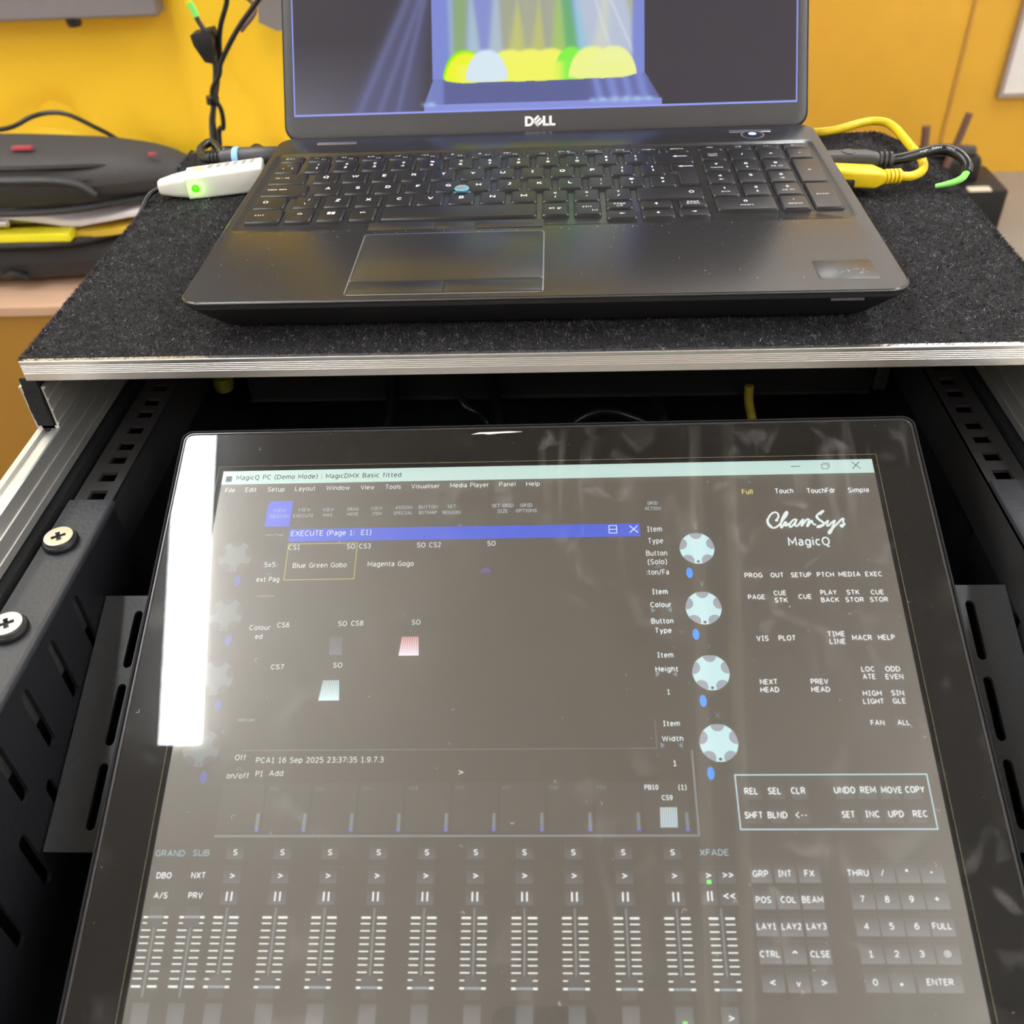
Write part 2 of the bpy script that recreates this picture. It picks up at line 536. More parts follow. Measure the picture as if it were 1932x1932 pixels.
nt_.links.new(src_, mc_.inputs[6])
nt_.links.new(mc_.outputs[2], bs_.inputs['Base Color'])
pm('yellow_bench', (0.40, 0.20, 0.022), 0.5, nscale=5, cvar=0.06)
pm('cream_paint', (0.66, 0.60, 0.54), 0.6, nscale=4, cvar=0.04)
pm('ceiling_white', (0.52, 0.50, 0.485), 0.7, nscale=5, cvar=0.03)
pm('floor_vinyl', (0.27, 0.235, 0.20), 0.45, nscale=14, cvar=0.10, bump=0.05)
pm('carpet_base', (0.012, 0.012, 0.013), 0.95, nscale=900, cvar=0.5, bump=0.6)
pm('aluminium', (0.84, 0.82, 0.79), 0.34, metal=1.0, nscale=30, cvar=0.06, bump=0.06, bscale=400, stretch=(0.03, 1, 1), rvar=0.08)
pm('aluminium_long', (0.62, 0.61, 0.58), 0.45, metal=0.80, nscale=30, cvar=0.06, bump=0.06, bscale=400, stretch=(1, 0.03, 1), rvar=0.08)
pm('aluminium_dull', (0.34, 0.33, 0.31), 0.45, metal=1.0, nscale=60, cvar=0.12, stretch=(1, 0.05, 1), rvar=0.08)
pm('black_board', (0.008, 0.008, 0.009), 0.8, nscale=250, cvar=0.5, bump=0.5)
pm('black_steel', (0.013, 0.013, 0.016), 0.42, nscale=500, cvar=0.2, bump=0.25, spec=0.5)
pm('grey_steel', (0.035, 0.036, 0.041), 0.48, nscale=420, cvar=0.15, bump=0.25, spec=0.5)
pm('arm_steel', (0.062, 0.064, 0.070), 0.48, nscale=420, cvar=0.15, bump=0.25)
pm('dark_steel', (0.030, 0.028, 0.028), 0.55, nscale=40, cvar=0.5, bump=0.1, rvar=0.12)
pm('zinc', (0.50, 0.49, 0.47), 0.33, metal=1.0, nscale=120, cvar=0.12, rvar=0.1)
pm('black_plastic', (0.007, 0.007, 0.008), 0.45, nscale=200, cvar=0.15)
pm('black_rubber', (0.012, 0.012, 0.013), 0.27, nscale=120, cvar=0.15)
pm('grey_plug', (0.055, 0.053, 0.056), 0.42, nscale=120, cvar=0.1)
pm('laptop_shell', (0.021, 0.0205, 0.022), 0.23, nscale=900, cvar=0.18, bump=0.03, rvar=0.04, spec=0.6)
pm('laptop_edge', (0.10, 0.097, 0.095), 0.30, metal=0.4, nscale=300, cvar=0.15)
pm('laptop_under', (0.006, 0.006, 0.007), 0.5, nscale=200, cvar=0.1)
pm('bezel_plastic', (0.045, 0.042, 0.043), 0.42, nscale=400, cvar=0.1, bump=0.05)
pm('key_plastic', (0.010, 0.010, 0.012), 0.34, nscale=300, cvar=0.12, spec=0.5)
pm('key_side', (0.008, 0.008, 0.009), 0.5, nscale=300, cvar=0.12)
pm('legend_white', (0.92, 0.92, 0.92), 0.5, nscale=100, cvar=0.02)
pm('logo_silver', (0.85, 0.80, 0.80), 0.3, nscale=100, cvar=0.02, emit=(0.9, 0.85, 0.85), estr=0.0)
pm('touchpad', (0.018, 0.018, 0.020), 0.30, nscale=700, cvar=0.12, bump=0.04)
pm('pad_edge', (0.22, 0.22, 0.23), 0.3, metal=0.5, nscale=100, cvar=0.05)
pm('stick_cyan', (0.10, 0.42, 0.60), 0.55, nscale=300, cvar=0.15)
pm('stick_grey', (0.20, 0.20, 0.21), 0.6, nscale=300, cvar=0.2)
pm('mirror_slot', (0.72, 0.70, 0.80), 0.10, metal=0.9, nscale=20, cvar=0.02)
pm('white_plastic', (0.83, 0.81, 0.74), 0.32, nscale=30, cvar=0.02, spec=0.5)
pm('vent_grey', (0.42, 0.42, 0.41), 0.4, nscale=30, cvar=0.03)
pm('blue_ring', (0.25, 0.50, 0.90), 0.35, nscale=60, cvar=0.05, emit=(0.3, 0.55, 1.0), estr=0.25)
pm('led_green', (0.02, 0.2, 0.01), 0.3, nscale=60, cvar=0.02, emit=(0.06, 1.0, 0.0), estr=1.0)
pm('led_orange', (0.9, 0.55, 0.3), 0.4, nscale=60, cvar=0.02, emit=(1.0, 0.45, 0.2), estr=0.25)
pm('led_blue', (0.3, 0.4, 0.9), 0.3, nscale=60, cvar=0.02, emit=(0.45, 0.55, 1.0), estr=0.8)
pm('yellow_cable', (0.86, 0.60, 0.012), 0.35, nscale=40, cvar=0.05)
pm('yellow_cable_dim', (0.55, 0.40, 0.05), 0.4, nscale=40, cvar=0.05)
pm('bright_green', (0.30, 0.92, 0.18), 0.35, nscale=40, cvar=0.05)
pm('teal_cable', (0.010, 0.10, 0.075), 0.3, nscale=40, cvar=0.1)
pm('red_dot', (0.8, 0.12, 0.08), 0.4, nscale=40, cvar=0.05)
pm('nylon_black', (0.020, 0.018, 0.018), 0.7, nscale=300, cvar=0.3, bump=0.3, sheen=0.1)
pm('nylon_charcoal', (0.045, 0.041, 0.040), 0.65, nscale=300, cvar=0.25, bump=0.3)
pm('red_cloth', (0.38, 0.04, 0.06), 0.6, nscale=200, cvar=0.1)
pm('paper', (0.80, 0.74, 0.76), 0.6, nscale=15, cvar=0.02)
pm('lime_yellow', (0.92, 0.80, 0.02), 0.4, nscale=20, cvar=0.03)
pm('ochre_card', (0.70, 0.47, 0.04), 0.5, nscale=20, cvar=0.04)
pm('olive_plastic', (0.20, 0.20, 0.03), 0.3, nscale=40, cvar=0.4)
pm('chrome', (0.85, 0.83, 0.80), 0.15, metal=1.0, nscale=40, cvar=0.05)
pm('pale_wood', (0.60, 0.38, 0.25), 0.5, nscale=10, cvar=0.14, bump=0.05, stretch=(1, 14, 14))
pm('grey_cabinet', (0.20, 0.185, 0.185), 0.6, nscale=60, cvar=0.08, bump=0.1)
pm('white_board', (0.88, 0.85, 0.83), 0.35, nscale=5, cvar=0.01)
pm('board_edge', (0.40, 0.33, 0.30), 0.45, nscale=20, cvar=0.05)
pm('brown_seam', (0.55, 0.29, 0.05), 0.6, nscale=30, cvar=0.2)
pm('rod_brown', (0.16, 0.085, 0.07), 0.4, nscale=30, cvar=0.2)
pm('cream_label', (0.72, 0.66, 0.52), 0.5, nscale=30, cvar=0.05)
pm('lamp_body', (0.80, 0.80, 0.78), 0.4, nscale=20, cvar=0.02)
pm('conduit_grey', (0.95, 0.94, 0.92), 0.4, nscale=20, cvar=0.03)
pm('phone_black', (0.010, 0.010, 0.012), 0.35, nscale=50, cvar=0.1)
pm('monitor_shell', (0.018, 0.018, 0.020), 0.22, nscale=80, cvar=0.1)
pm('monitor_lip', (0.060, 0.058, 0.062), 0.16, metal=0.5, nscale=80, cvar=0.1)
pm('mask_black', (0.0055, 0.005, 0.005), 0.5, nscale=80, cvar=0.1, spec=0.2)
pm('edge_dust', (0.42, 0.36, 0.22), 0.7, nscale=900, cvar=0.9)
pm('dust', (0.8, 0.78, 0.74), 0.8, nscale=100, cvar=0.1)

m = bpy.data.materials.new('lamp_diffuser')
m.use_nodes = True
b = m.node_tree.nodes['Principled BSDF']
b.inputs['Base Color'].default_value = (0.8, 0.8, 0.78, 1)
b.inputs['Emission Color'].default_value = (*LAMP_COL, 1)
b.inputs['Emission Strength'].default_value = LAMP_L
MATS['lamp_diffuser'] = m
K = MATS

# ------------------------------------------------------------------ the room
FL, CE = -945.0, 1800.0
X0, X1, Y0, Y1 = -2700.0, 2800.0, -2700.0, 2600.0


def struct(name, mb, mat, label=None, **kw):
    o = mb.build(name, mat, **kw)
    o['kind'] = 'structure'
    if label:
        o['label'] = label
    return o


struct('floor', MB().box(X0, X1, Y0, Y1, FL - 60, FL), K['floor_vinyl'])
struct('ceiling', MB().box(X0, X1, Y0, Y1, CE, CE + 60), K['ceiling_white'])
wb = MB()
wb.box(X0, X1, Y1, Y1 + 80, FL, 620, 0)
wb.box(X0, X1, Y1, Y1 + 80, 620, CE, 1)
struct('wall_back', wb, [K['yellow_paint_worn'], K['cream_paint']])
struct('wall_left', MB().box(X0 - 80, X0, Y0, Y1, FL, CE), K['cream_paint'])
struct('wall_right', MB().box(X1, X1 + 80, Y0, Y1, FL, CE), K['cream_paint'])
struct('wall_front', MB().box(X0, X1, Y0 - 80, Y0, FL, CE), K['cream_paint'])
# dark joint between two wall boards on the right
struct('trim_1', MB().box(1188, 1198, Y1 - 5, Y1, FL, 620), K['brown_seam'])
# scuffs on the right-hand board
# yellow partition behind the bench: painted sheet with shallow creases
nx, nz = 150, 90
xs = np.linspace(X0, 120, nx)
zs = np.linspace(FL, CE, nz * 1)
vs, fs = [], []


def crease(x, z, x0, z0, x1, z1, w, a):
    dx, dz = x1 - x0, z1 - z0
    L = math.hypot(dx, dz)
    t = ((x - x0) * dx + (z - z0) * dz) / L
    d = ((x - x0) * -dz + (z - z0) * dx) / L
    e = max(0, -t, t - L)
    return a * math.exp(-(d / w) ** 2 - (e / (w * 2)) ** 2)


for z in zs:
    for x in xs:
        y = 1450.0
        e = x - (-705 - 0.085 * (z + 150))
        y += 22 / (1 + math.exp(max(-40, min(40, e / 9)))) - 11
        y += crease(x, z, -603, -240, -545, -430, 16, 16) + crease(x, z, -540, -150, -480, -420, 20, -12)
        y += crease(x, z, -1087, -377, -960, -347, 25, 18) + crease(x, z, -970, -350, -900, -430, 22, 14)
        y += crease(x, z, -812, -400, -700, -520, 18, 14)
        vs.append((x, y, z))
for j in range(nz - 1):
    for i in range(nx - 1):
        a = j * nx + i
        fs.append((a, a + 1, a + nx + 1, a + nx))
wc = MB().add(vs, fs, 0)
wc.box(X0, 120, 1475, 1530, FL, CE, 0)
struct('wall_center', wc, K['yellow_paint'], smooth=60)

# ceiling battens (the one on the left is the bar of light mirrored in the touch screen; the rest are added to brighten the room)
LAMPS = [(-896, -348, 1250, 'ceiling batten light above the left of the case, mirrored in the touch screen'),
         (-896, 1620, 2500, 'added fill batten on the ceiling behind the yellow partition, in line with the mirrored one'),
         (-896, -2650, -1400, 'added fill batten on the ceiling behind the photographer, in line with the mirrored one'),
         (-1480, 60, 1380, 'added fill batten on the ceiling above the backpack, just in front of the yellow partition'),
         (-2050, -850, 700, 'added fill batten on the ceiling along the left wall, halfway down the room'),
         (-2050, -2600, -1050, 'added fill batten on the ceiling in the left corner behind the photographer'),
         (1450, 900, 2450, 'added fill batten on the ceiling in front of the back wall, nearer the white board'),
         (1450, -850, 700, 'added fill batten on the ceiling to the right of the case'),
         (1450, -2600, -1050, 'added fill batten on the ceiling behind the photographer, to the right'),
         (700, 1500, 2450, 'added fill batten on the ceiling in front of the back wall, behind the laptop'),
         (1950, 1250, 2500, 'added fill batten on the ceiling in the far right corner of the room'),
         (2350, -850, 700, 'added fill batten on the ceiling along the right wall, halfway down the room'),
         (2350, -2600, -1050, 'added fill batten on the ceiling in the right corner behind the photographer')]
for lx, ya, yb, lab in LAMPS:
    t = thing('ceiling_lamp', lab, 'lamp', (lx, (ya + yb) / 2, CE), group='ceiling batten lights')
    MB().box(lx - 34, lx + 34, ya + 8, yb - 8, CE - 40, CE).build('lamp_body', K['lamp_body'], t)
    d = MB()
    prof = [(-48, -40), (-48, -62), (-40, -78), (-20, -86), (20, -86), (40, -78), (48, -62), (48, -40)]
    d.loft([[(lx + a, y, CE + b_) for a, b_ in prof] for y in (yb, ya)])
    d.build('diffuser', K['lamp_diffuser'], t, smooth=50)
    for y_ in (ya - 8, yb):
        MB().box(lx - 50, lx + 50, y_, y_ + 8, CE - 88, CE - 30).build('end_cap', K['lamp_body'], t)
for i, cx in enumerate((343, 424)):
    g = MB().tube([(cx, Y0 + 20, CE - 24), (cx, Y1 - 20, CE - 24)], 15, 12, smooth=False)
    o = g.build('ceiling_conduit', K['conduit_grey'], smooth=60)
    tag(o, ['pale conduit run on the ceiling, nearer the left lamps', 'pale conduit run on the ceiling, nearer the right lamps'][i], 'pipe', 'ceiling conduits')

# white board on the right wall
t = thing('notice_board', 'white board with grey edge on the yellow wall, upper right', 'board', (1480, Y1, -711))
MB().box(1332, 1640, Y1 - 16, Y1 - 1, -703, -250).build('board_sheet', K['white_board'], t)
e = MB()
e.box(1322, 1333, Y1 - 22, Y1, -713, -240).box(1639, 1650, Y1 - 22, Y1, -713, -240)
e.box(1333, 1639, Y1 - 22, Y1, -713, -702).box(1333, 1639, Y1 - 22, Y1, -251, -240)
e.build('board_frame', K['board_edge'], t)

# bench with pale wooden top and ochre front, backpack lying on it
BT = -415.0
t = thing('bench', 'low bench with pale wooden top and ochre front, under the backpack', 'bench', (-1000, 1080, FL))
MB().box(-2600, -300, 800, 1425, BT - 13, BT).build('bench_top', K['pale_wood'], t)
MB().box(-2590, -320, 806, 824, FL, BT - 13).build('front_panel', K['yellow_bench'], t)
for x_ in (-338, -2590):
    MB().box(x_, x_ + 18, 824, 1420, FL, BT - 13).build('end_panel', K['yellow_bench'], t)


def pillow(mb, cx, cy, cz, a, b, T, p=3.0, tilt=0.0, nr=10, nt=40, mat=0, wob=0.0, top=1.0, bot=1.0):
    vs, fs = [], []
    for s in (1, -1):
        for i in range(nr + 1):
            r = math.sin(math.pi / 2 * i / nr)
            for k in range(nt):
                q = 2 * math.pi * k / nt
                ca, sa = math.cos(q), math.sin(q)
                sc_ = 1.0 / (abs(ca) ** p + abs(sa) ** p) ** (1 / p)
                x, y = a * r * sc_ * ca, b * r * sc_ * sa
                h = T * (1 - r ** 4) ** 0.5 * (top if s > 0 else bot)
                w = wob * math.sin(x * 0.02 + 1.3) * math.cos(y * 0.025) * (1 - r)
                vs.append((cx + x, cy + y, cz + s * h + w + tilt * x))
    n1 = (nr + 1) * nt
    for s in (0, 1):
        for i in range(nr):
            for k in range(nt):
                q = s * n1 + i * nt + k
                q2 = s * n1 + i * nt + (k + 1) % nt
                f = (q, q2, q2 + nt, q + nt)
                fs.append(f if s == 1 else tuple(reversed(f)))
    return mb.add(vs, fs, mat)


t = thing('backpack', 'black backpack lying open on the pale wooden bench', 'backpack', (-900, 1020, BT))
pillow(MB(), -890, 935, -262, 372, 78, 40, p=2.6, wob=6, tilt=-0.012).build('front_flap', K['nylon_charcoal'], t, smooth=80)
pillow(MB(), -905, 940, -374, 360, 84, 40, p=2.8, wob=3).build('main_body', K['nylon_black'], t, smooth=80)
MB().box(-1240, -640, 985, 1012, -375, -275).build('spine_panel', K['nylon_black'], t)
pk = MB()
pk.tube([(-1100, 852, -268), (-900, 849, -250), (-740, 852, -248), (-665, 860, -256), (-640, 868, -277)], 5, 6)
pk.build('pocket_piping', K['grey_plug'], t)
MB().tube([(-1180, 868, -296), (-900, 850, -292), (-700, 853, -294), (-560, 900, -292)], 5, 6).build('upper_zip', K['black_plastic'], t)
MB().tube([(-1180, 880, -346), (-900, 856, -342), (-700, 858, -342), (-575, 920, -338)], 5, 6).build('lower_zip', K['black_plastic'], t)
MB().tube([(-1180, 876, -243), (-900, 860, -236), (-740, 862, -236), (-640, 880, -242), (-560, 915, -254)], 3.5, 6).build('rim_piping', K['black_plastic'], t)
MB().tube([(-1180, 868, -262), (-900, 853, -254), (-760, 855, -253), (-640, 873, -258), (-545, 915, -268)], 2.5, 6).build('rim_piping', K['black_plastic'], t)
MB().rbox(-742, 905, 30, 10, -224, -219.5, 3, 2).build('red_tab', K['red_cloth'], t, label='red tab')
MB().rbox(-560, 906, 12, 6, -238, -234, 2, 2).build('red_tab', K['red_cloth'], t, label='red tab')
MB().tube([(-812, 858, -392), (-795, 853, -386), (-780, 858, -394)], 6, 8).build('strap_end', K['black_plastic'], t)

pp = MB()
px = np.linspace(-1180, -556, 26)
zc = lambda x: float(np.interp(x, [-1180, -900, -790, -740, -690, -640, -590, -556], [-296, -296, -301, -308, -317, -311, -304, -306]))
loops = []
for x in px:
    z = zc(x)
    th = float(np.interp(x, [-1180, -700, -556], [11, 9, 5]))
    loops.append([(x, 872, z - th), (x, 980, z - th), (x, 980, z), (x, 872, z)])
pp.loft(loops)
tag(pp.build('paper_sheaf', K['paper']), 'wavy sheaf of white paper sticking out of the open backpack', 'paper')
fo = MB()
loops = []
for x in np.linspace(-1180, -575, 20):
    z = float(np.interp(x, [-1180, -700, -640, -600, -575], [-333, -332, -329, -324, -318]))
    loops.append([(x, 866, z - 8), (x, 980, z - 8), (x, 980, z), (x, 866, z)])
fo.loft(loops)
tag(fo.build('ochre_folder', K['ochre_card']), 'ochre card folder under the white paper in the backpack', 'folder')
tag(MB().rbox(-920, 862, 462, 26, -338, -325, 4, 2, chb=2).build('lime_ruler', K['lime_yellow']),
    'bright lime yellow strip lying at the mouth of the backpack', 'ruler')
tag(pillow(MB(), -790, 905, -317, 85, 30, 7, p=2.5).build('olive_pouch', K['olive_plastic'], smooth=80),
    'shiny olive green pouch between the paper and the lime strip', 'pouch')
tag(MB().rbox(-810, 868, 60, 10, -321, -311, 5, 3, chb=3).build('chrome_clip', K['chrome']),
    'small chrome clip in front of the olive pouch', 'clip')

# wall cabinets
t = thing('wall_cabinet', 'shallow grey wall cabinet with a small knob underneath, above the backpack', 'cabinet', (-1100, 1410, -164))
MB().rbox(-1193, 1412, 1010, 46, -164, 430, 6, 4, chb=4).build('cabinet_body', K['grey_cabinet'], t)
MB().rbox(-1120, 1408, 1150, 54, 430, 1050, 6, 4, chb=4).build('unseen_top', K['grey_cabinet'], t)  # unseen wider top, added for its grey reflection on the palm rest
MB().lathe([(11, -14), (13, -8), (13, 0)], (-847, 1402, -163), 14).build('knob', K['black_plastic'], t)
t = thing('speaker_box', 'grey box on the yellow partition, half hidden by the laptop screen', 'box', (-330, 1390, -178))
bx = MB()
bx.loft([[(x, 1340, z) for x, z in ((-498, -168), (-470, -182), (-180, -186), (-180, 900), (-430, 900), (-445, 200))],
         [(x, 1436, z) for x, z in ((-498, -168), (-470, -182), (-180, -186), (-180, 900), (-430, 900), (-445, 200))]])
bx.build('box_body', K['grey_cabinet'], t)
MB().box(-420, -200, 1334, 1340, 300, 420).build('box_grille', K['black_plastic'], t)

# black unit with two rods on the floor at the right
t = thing('floor_unit', 'black plastic unit with two upright rods and a cream label, on the grey floor', 'device', (1110, 2240, FL))
MB().rbox(1075, 2240, 315, 190, FL, -822, 10, 5).build('unit_base', K['black_plastic'], t)
MB().rbox(1060, 2270, 230, 110, -822, -758, 22, 16).build('unit_top', K['black_plastic'], t)
MB().tube([(1000, 2255, -752), (1080, 2235, -742), (1150, 2250, -752)], 17, 10).build('carry_handle', K['grey_plug'], t)
MB().tube([(1003, 2200, -770), (996, 2205, -700), (992, 2208, -665)], 11, 8).build('rod', K['rod_brown'], t)
MB().tube([(1063, 2190, -770), (1080, 2195, -700), (1093, 2200, -632)], 10, 8).build('rod', K['rod_brown'], t)
MB().rbox(1155, 2160, 62, 30, -822.5, -819, 6, 1).build('label_plate', K['cream_label'], t, label='cream label')

# thin cord running across the wall behind the backpack
cd = MB().tube([(-1000, 1120, -258), (-820, 1000, -226), (-765, 1000, -209), (-735, 1000, -204), (-708, 1000, -208), (-674, 1000, -227), (-648, 1000, -244), (-622, 985, -262), (-600, 960, -275)], 3.4, 8)
tag(cd.build('thin_cord', K['black_rubber'], smooth=60), 'thin black cord arching above the backpack', 'cord')

# three leads hanging behind the case
t = thing('hanging_lead', 'grey lead with green and yellow tape, hanging through a black block behind the case', 'cable', (-385, 700, -150))
MB().tube([(-470, 700, CE - 10), (-440, 700, 700), (-420, 700, 170), (-402, 700, 62), (-391, 700, 18), (-385, 700, -4), (-379, 700, -25), (-371, 700, -44), (-372, 698, -74), (-384, 698, -113), (-394, 696, -152), (-396, 640, -300), (-380, 420, -420), (-360, 310, -430)], 2.9, 8).build('lead', K['grey_plug'], t, smooth=60)
MB().tube([(-391.5, 700, 22), (-388, 700, 7), (-384.5, 700, -6)], 3.9, 8).build('yellow_tape', K['lime_yellow'], t, label='yellow tape')
MB().tube([(-384.5, 700, -6), (-382, 700, -13), (-380, 700, -20)], 4.1, 8).build('green_tape', K['bright_green'], t, label='green tape')
bk = MB()
bk.loft([[(-388, 688, -36), (-366, 688, -32), (-366, 712, -32), (-388, 712, -36)],
         [(-386, 686, -46), (-364, 686, -42), (-364, 714, -42), (-386, 714, -46)],
         [(-379, 690, -64), (-370, 690, -66), (-370, 710, -66), (-379, 710, -64)]][::-1])
bk.build('connector_block', K['black_plastic'], t)
MB().tube([(-382, 697, -102), (-383, 697, -110)], 7.5, 8, smooth=False).build('cable_tie', K['black_rubber'], t)
tag(MB().tube([(-200, 705, CE - 10), (-240, 705, 600), (-290, 705, 170), (-318, 705, 64), (-341, 705, 5), (-346, 705, -10), (-356, 705, -28), (-362, 705, -44), (-366, 704, -63), (-375, 703, -90), (-388, 703, -125), (-392, 702, -155), (-390, 640, -320), (-368, 420, -440), (-330, 310, -450)], 2.8, 8).build('hanging_lead', K['black_rubber'], smooth=60),
    'black lead hanging behind the case, straight down beside the taped one', 'cable', 'leads hanging behind the case')
tag(MB().tube([(-60, 690, CE - 10), (-110, 690, 500), (-190, 690, 150), (-255, 690, 48), (-306, 690, -4), (-334, 690, -31), (-360, 690, -63), (-366, 690, -77), (-379, 690, -96), (-373, 690, -114), (-375, 690, -134), (-384, 690, -155), (-384, 640, -320), (-350, 420, -450), (-300, 310, -460)], 2.8, 8).build('hanging_lead', K['black_rubber'], smooth=60),
    'black lead sloping in from the right behind the laptop screen', 'cable', 'leads hanging behind the case')
tag(MB().tube([(-480, 715, CE - 10), (-440, 715, 500), (-372, 715, 100), (-346, 715, 26), (-332, 715, 0), (-321, 715, -11), (-318, 708, -20), (-335, 700, -36)], 2.4, 8).build('hanging_lead', K['rod_brown'], smooth=60),
    'short orange brown lead tip beside the laptop screen', 'cable', 'leads hanging behind the case')

# ------------------------------------------------------------------ flight case
CX = -0.7
case = thing('flight_case', 'black flight case with aluminium edges holding the touch screen', 'case', (0, -20, FL + 85))
HB = FL + 95           # underside of the case
YF, YB = -345.0, 296.0
for s, nm in ((-1, 'side_panel'), (1, 'side_panel')):
    xo, xi = CX + s * 265.5, CX + s * 256.5
    a, b_ = min(xo, xi), max(xo, xi)
    p = MB()
    p.box(a, b_, YF, YB, HB, -67)
    p.box(a + 1, b_ - 1, -14, YB, -67, -34.2)
    p.build(nm, K['black_board'], case)
p = MB().box(CX - 256, CX + 256, YB - 9, YB, HB, -34)
p.build('back_panel', K['black_board'], case)
MB().box(CX - 256, CX + 256, YF, YF + 9, HB, -195).build('front_panel', K['black_board'], case)
MB().box(CX - 256, CX + 256, YF + 9, YB - 9, HB, HB + 9).build('bottom_panel', K['black_board'], case)
MB().box(CX - 256, CX + 256, YF + 9, YB - 9, -330, -321).build('inner_tray', K['black_board'], case)

for s in (-1, 1):
    X = lambda d: CX + s * d     # d = distance from the centre plane
    # front, lower run: U-channel with a grooved top edge
    prof = [(254.8, -87.5), (255.3, -87.5), (255.3, -83.2), (254.7, -82.9), (254.7, -82.3), (255.3, -82.0), (255.3, -74.2),
            (254.6, -73.8), (254.6, -73.0), (255.3, -72.6), (255.3, -64.6), (255.9, -64.0), (259.6, -64.0), (260.0, -66.0), (263.6, -66.0), (264.0, -64.0),
            (267.2, -64.0), (267.6, -64.6), (267.6, -87.5), (266.4, -87.5), (266.4, -68), (256.5, -68), (256.5, -87.5)]
    L = [[(X(d), y, z) for d, z in prof] for y in (YF, YB)]
    if s < 0:
        L = L[::-1]
    g = MB()
    n = len(prof)
    g.loft(L, True, True)
    g.build('edge_extrusion', [K['aluminium_long']], case, smooth=25)
    # rear, taller run: second channel standing on the first
    prof2 = [(255.2, -63.9), (255.2, -61.6), (254.5, -61.2), (254.5, -60.4), (255.2, -60.0), (255.2, -53.0), (254.5, -52.7), (254.5, -51.9), (255.2, -51.5),
             (255.2, -46.4), (254.5, -46.1), (254.5, -45.3), (255.2, -44.9), (255.2, -39.5), (254.0, -39.0), (254.0, -38.2), (256.3, -38.2), (256.3, -62.4), (266.4, -62.4), (266.4, -38.2),
             (268.2, -38.2), (268.2, -39.2), (267.6, -39.6), (267.6, -63.9)]
    L = [[(X(d), y, z) for d, z in prof2] for y in (-14, YB)]
    if s < 0:
        L = L[::-1]
    MB().loft(L).build('lid_channel', K['aluminium_long'], case, smooth=25)
    # cut plywood end standing in the channel
    w = MB()
    for k in range(7):
        z = -61.5 + k * 4.1
        w.box(min(X(257), X(265.4)) + rnd.uniform(-.3, .3), max(X(257), X(265.4)) + rnd.uniform(-.3, .3), -15.6 + rnd.uniform(-.5, .5), -13.8, z, z + 4.1)
    w.build('plywood_end', K['black_board'], case)
    # rivet head
    r = MB().lathe([(5.0, 0), (5.0, .6), (4.0, 2.0), (1.8, 2.8), (0.2, 3.0)], (X(255.0), 8, -43.5), 16, axis=(-s, 0, 0))
    r.build('rivet', K['zinc'], case, smooth=60)
    # black inner lining, rough, from the channel down to the rack rail
    MB().box(min(X(250.5), X(256.5)), max(X(250.5), X(256.5)), YF + 9, YB - 9, -330, -88.5).build('inner_lining', K['black_board'], case)
    # rack rail with square holes
    hx = -234.3 if s < 0 else 235.9
    ys = [-293.4, -280.7, -264.8, -248.9, -236.2, -220.3, -204.4, -191.8, -175.9, -160.0, -147.3, -131.4, -115.5, -102.8, -86.9, -71.0, -55.3, -39.4, -23.6, -7.9, 4.8, 20.7, 36.5, 49.2, 65.1, 81.0, 93.7, 109.6, 125.4, 138.1, 154, 170]
    if s > 0:
        ys = [y + 9.8 for y in ys]
    holes = [[(hx - 4.6, y - 4.0), (hx + 4.6, y - 4.0), (hx + 4.6, y + 4.0), (hx - 4.6, y + 4.0)] for y in ys]
    xa, xb = (hx - 11.4, hx + 9.4) if s < 0 else (hx - 9.4, hx + 11.4)
    v, f = holed_plate([(xa, -330), (xb, -330), (xb, 195), (xa, 195)], holes, 2.0)
    g = MB().add([(x, y, z - 89.8) for x, y, z in v], f)
    xi = xb if s < 0 else xa
    g.box(min(xi, xi + s * 2), max(xi, xi + s * 2), -330, 195, -120, -90)
    g.build('rack_rail', K['dark_steel'], case, smooth=0)
for cx_ in (-215, 215):
    for cy_ in (-280, 240):
        g = MB().lathe([(42, -18), (48, -10), (48, 10), (42, 18)], (cx_, cy_, FL + 48), 20, axis=(1, 0, 0))
        g.box(cx_ - 26, cx_ + 26, cy_ - 30, cy_ + 30, FL + 85, FL + 95)
        g.box(cx_ - 26, cx_ - 22, cy_ - 12, cy_ + 12, FL + 40, FL + 86).box(cx_ + 22, cx_ + 26, cy_ - 12, cy_ + 12, FL + 40, FL + 86)
        g.build('caster', K['black_rubber'], case, smooth=40)

# ------------------------------------------------------------------ shelf that carries the laptop
shelf = thing('laptop_shelf', 'black carpeted shelf with a ribbed aluminium front edge, under the laptop', 'shelf', (0, 130, -33.5), rot=(0, 0, 0.007))
SX0, SX1, SY0, SY1 = -261.5, 262.0, -15.5, 285.0
OUTL = [(SX0, SY0 + 1), (SX1, SY0 + 1), (SX1, 196), (258, 226), (251, 258), (240, 280), (234, SY1), (SX0 + 5, SY1), (SX0, SY1 - 8)]
xmax = lambda y: np.interp(y, [196, 226, 258, 280, 285], [SX1, 258, 251, 240, 234])
MB().loft([[(x * .996, y + (2 if y < 0 else -1), z) for x, y in OUTL] for z in (-33.0, -23.6)]).build('board', K['black_board'], shelf)
MB().loft([[(x, y, z) for x, y in OUTL] for z in (-24.5, -22.6)]).build('carpet_top', K['carpet_base'], shelf)
prof = [(3, -22.4), (0.3, -22.4), (0.0, -22.7), (0.0, -24.0)]
z = -24.6
for k in range(5):
    prof += [(0.18, z), (0.18, z - .25), (0.0, z - .45), (0.0, z - .8)]
    z -= 1.1
prof += [(0.0, -33.4), (0.3, -33.8), (14, -33.8), (14, -32.9), (1.2, -32.9), (1.2, -23.2), (3, -23.2)]
L = [[(x, SY0 + d, z_) for d, z_ in prof] for x in (SX0 - .5, SX1 + .5)]
MB().loft(L[::-1]).build('front_edge', K['aluminium'], shelf, smooth=25)

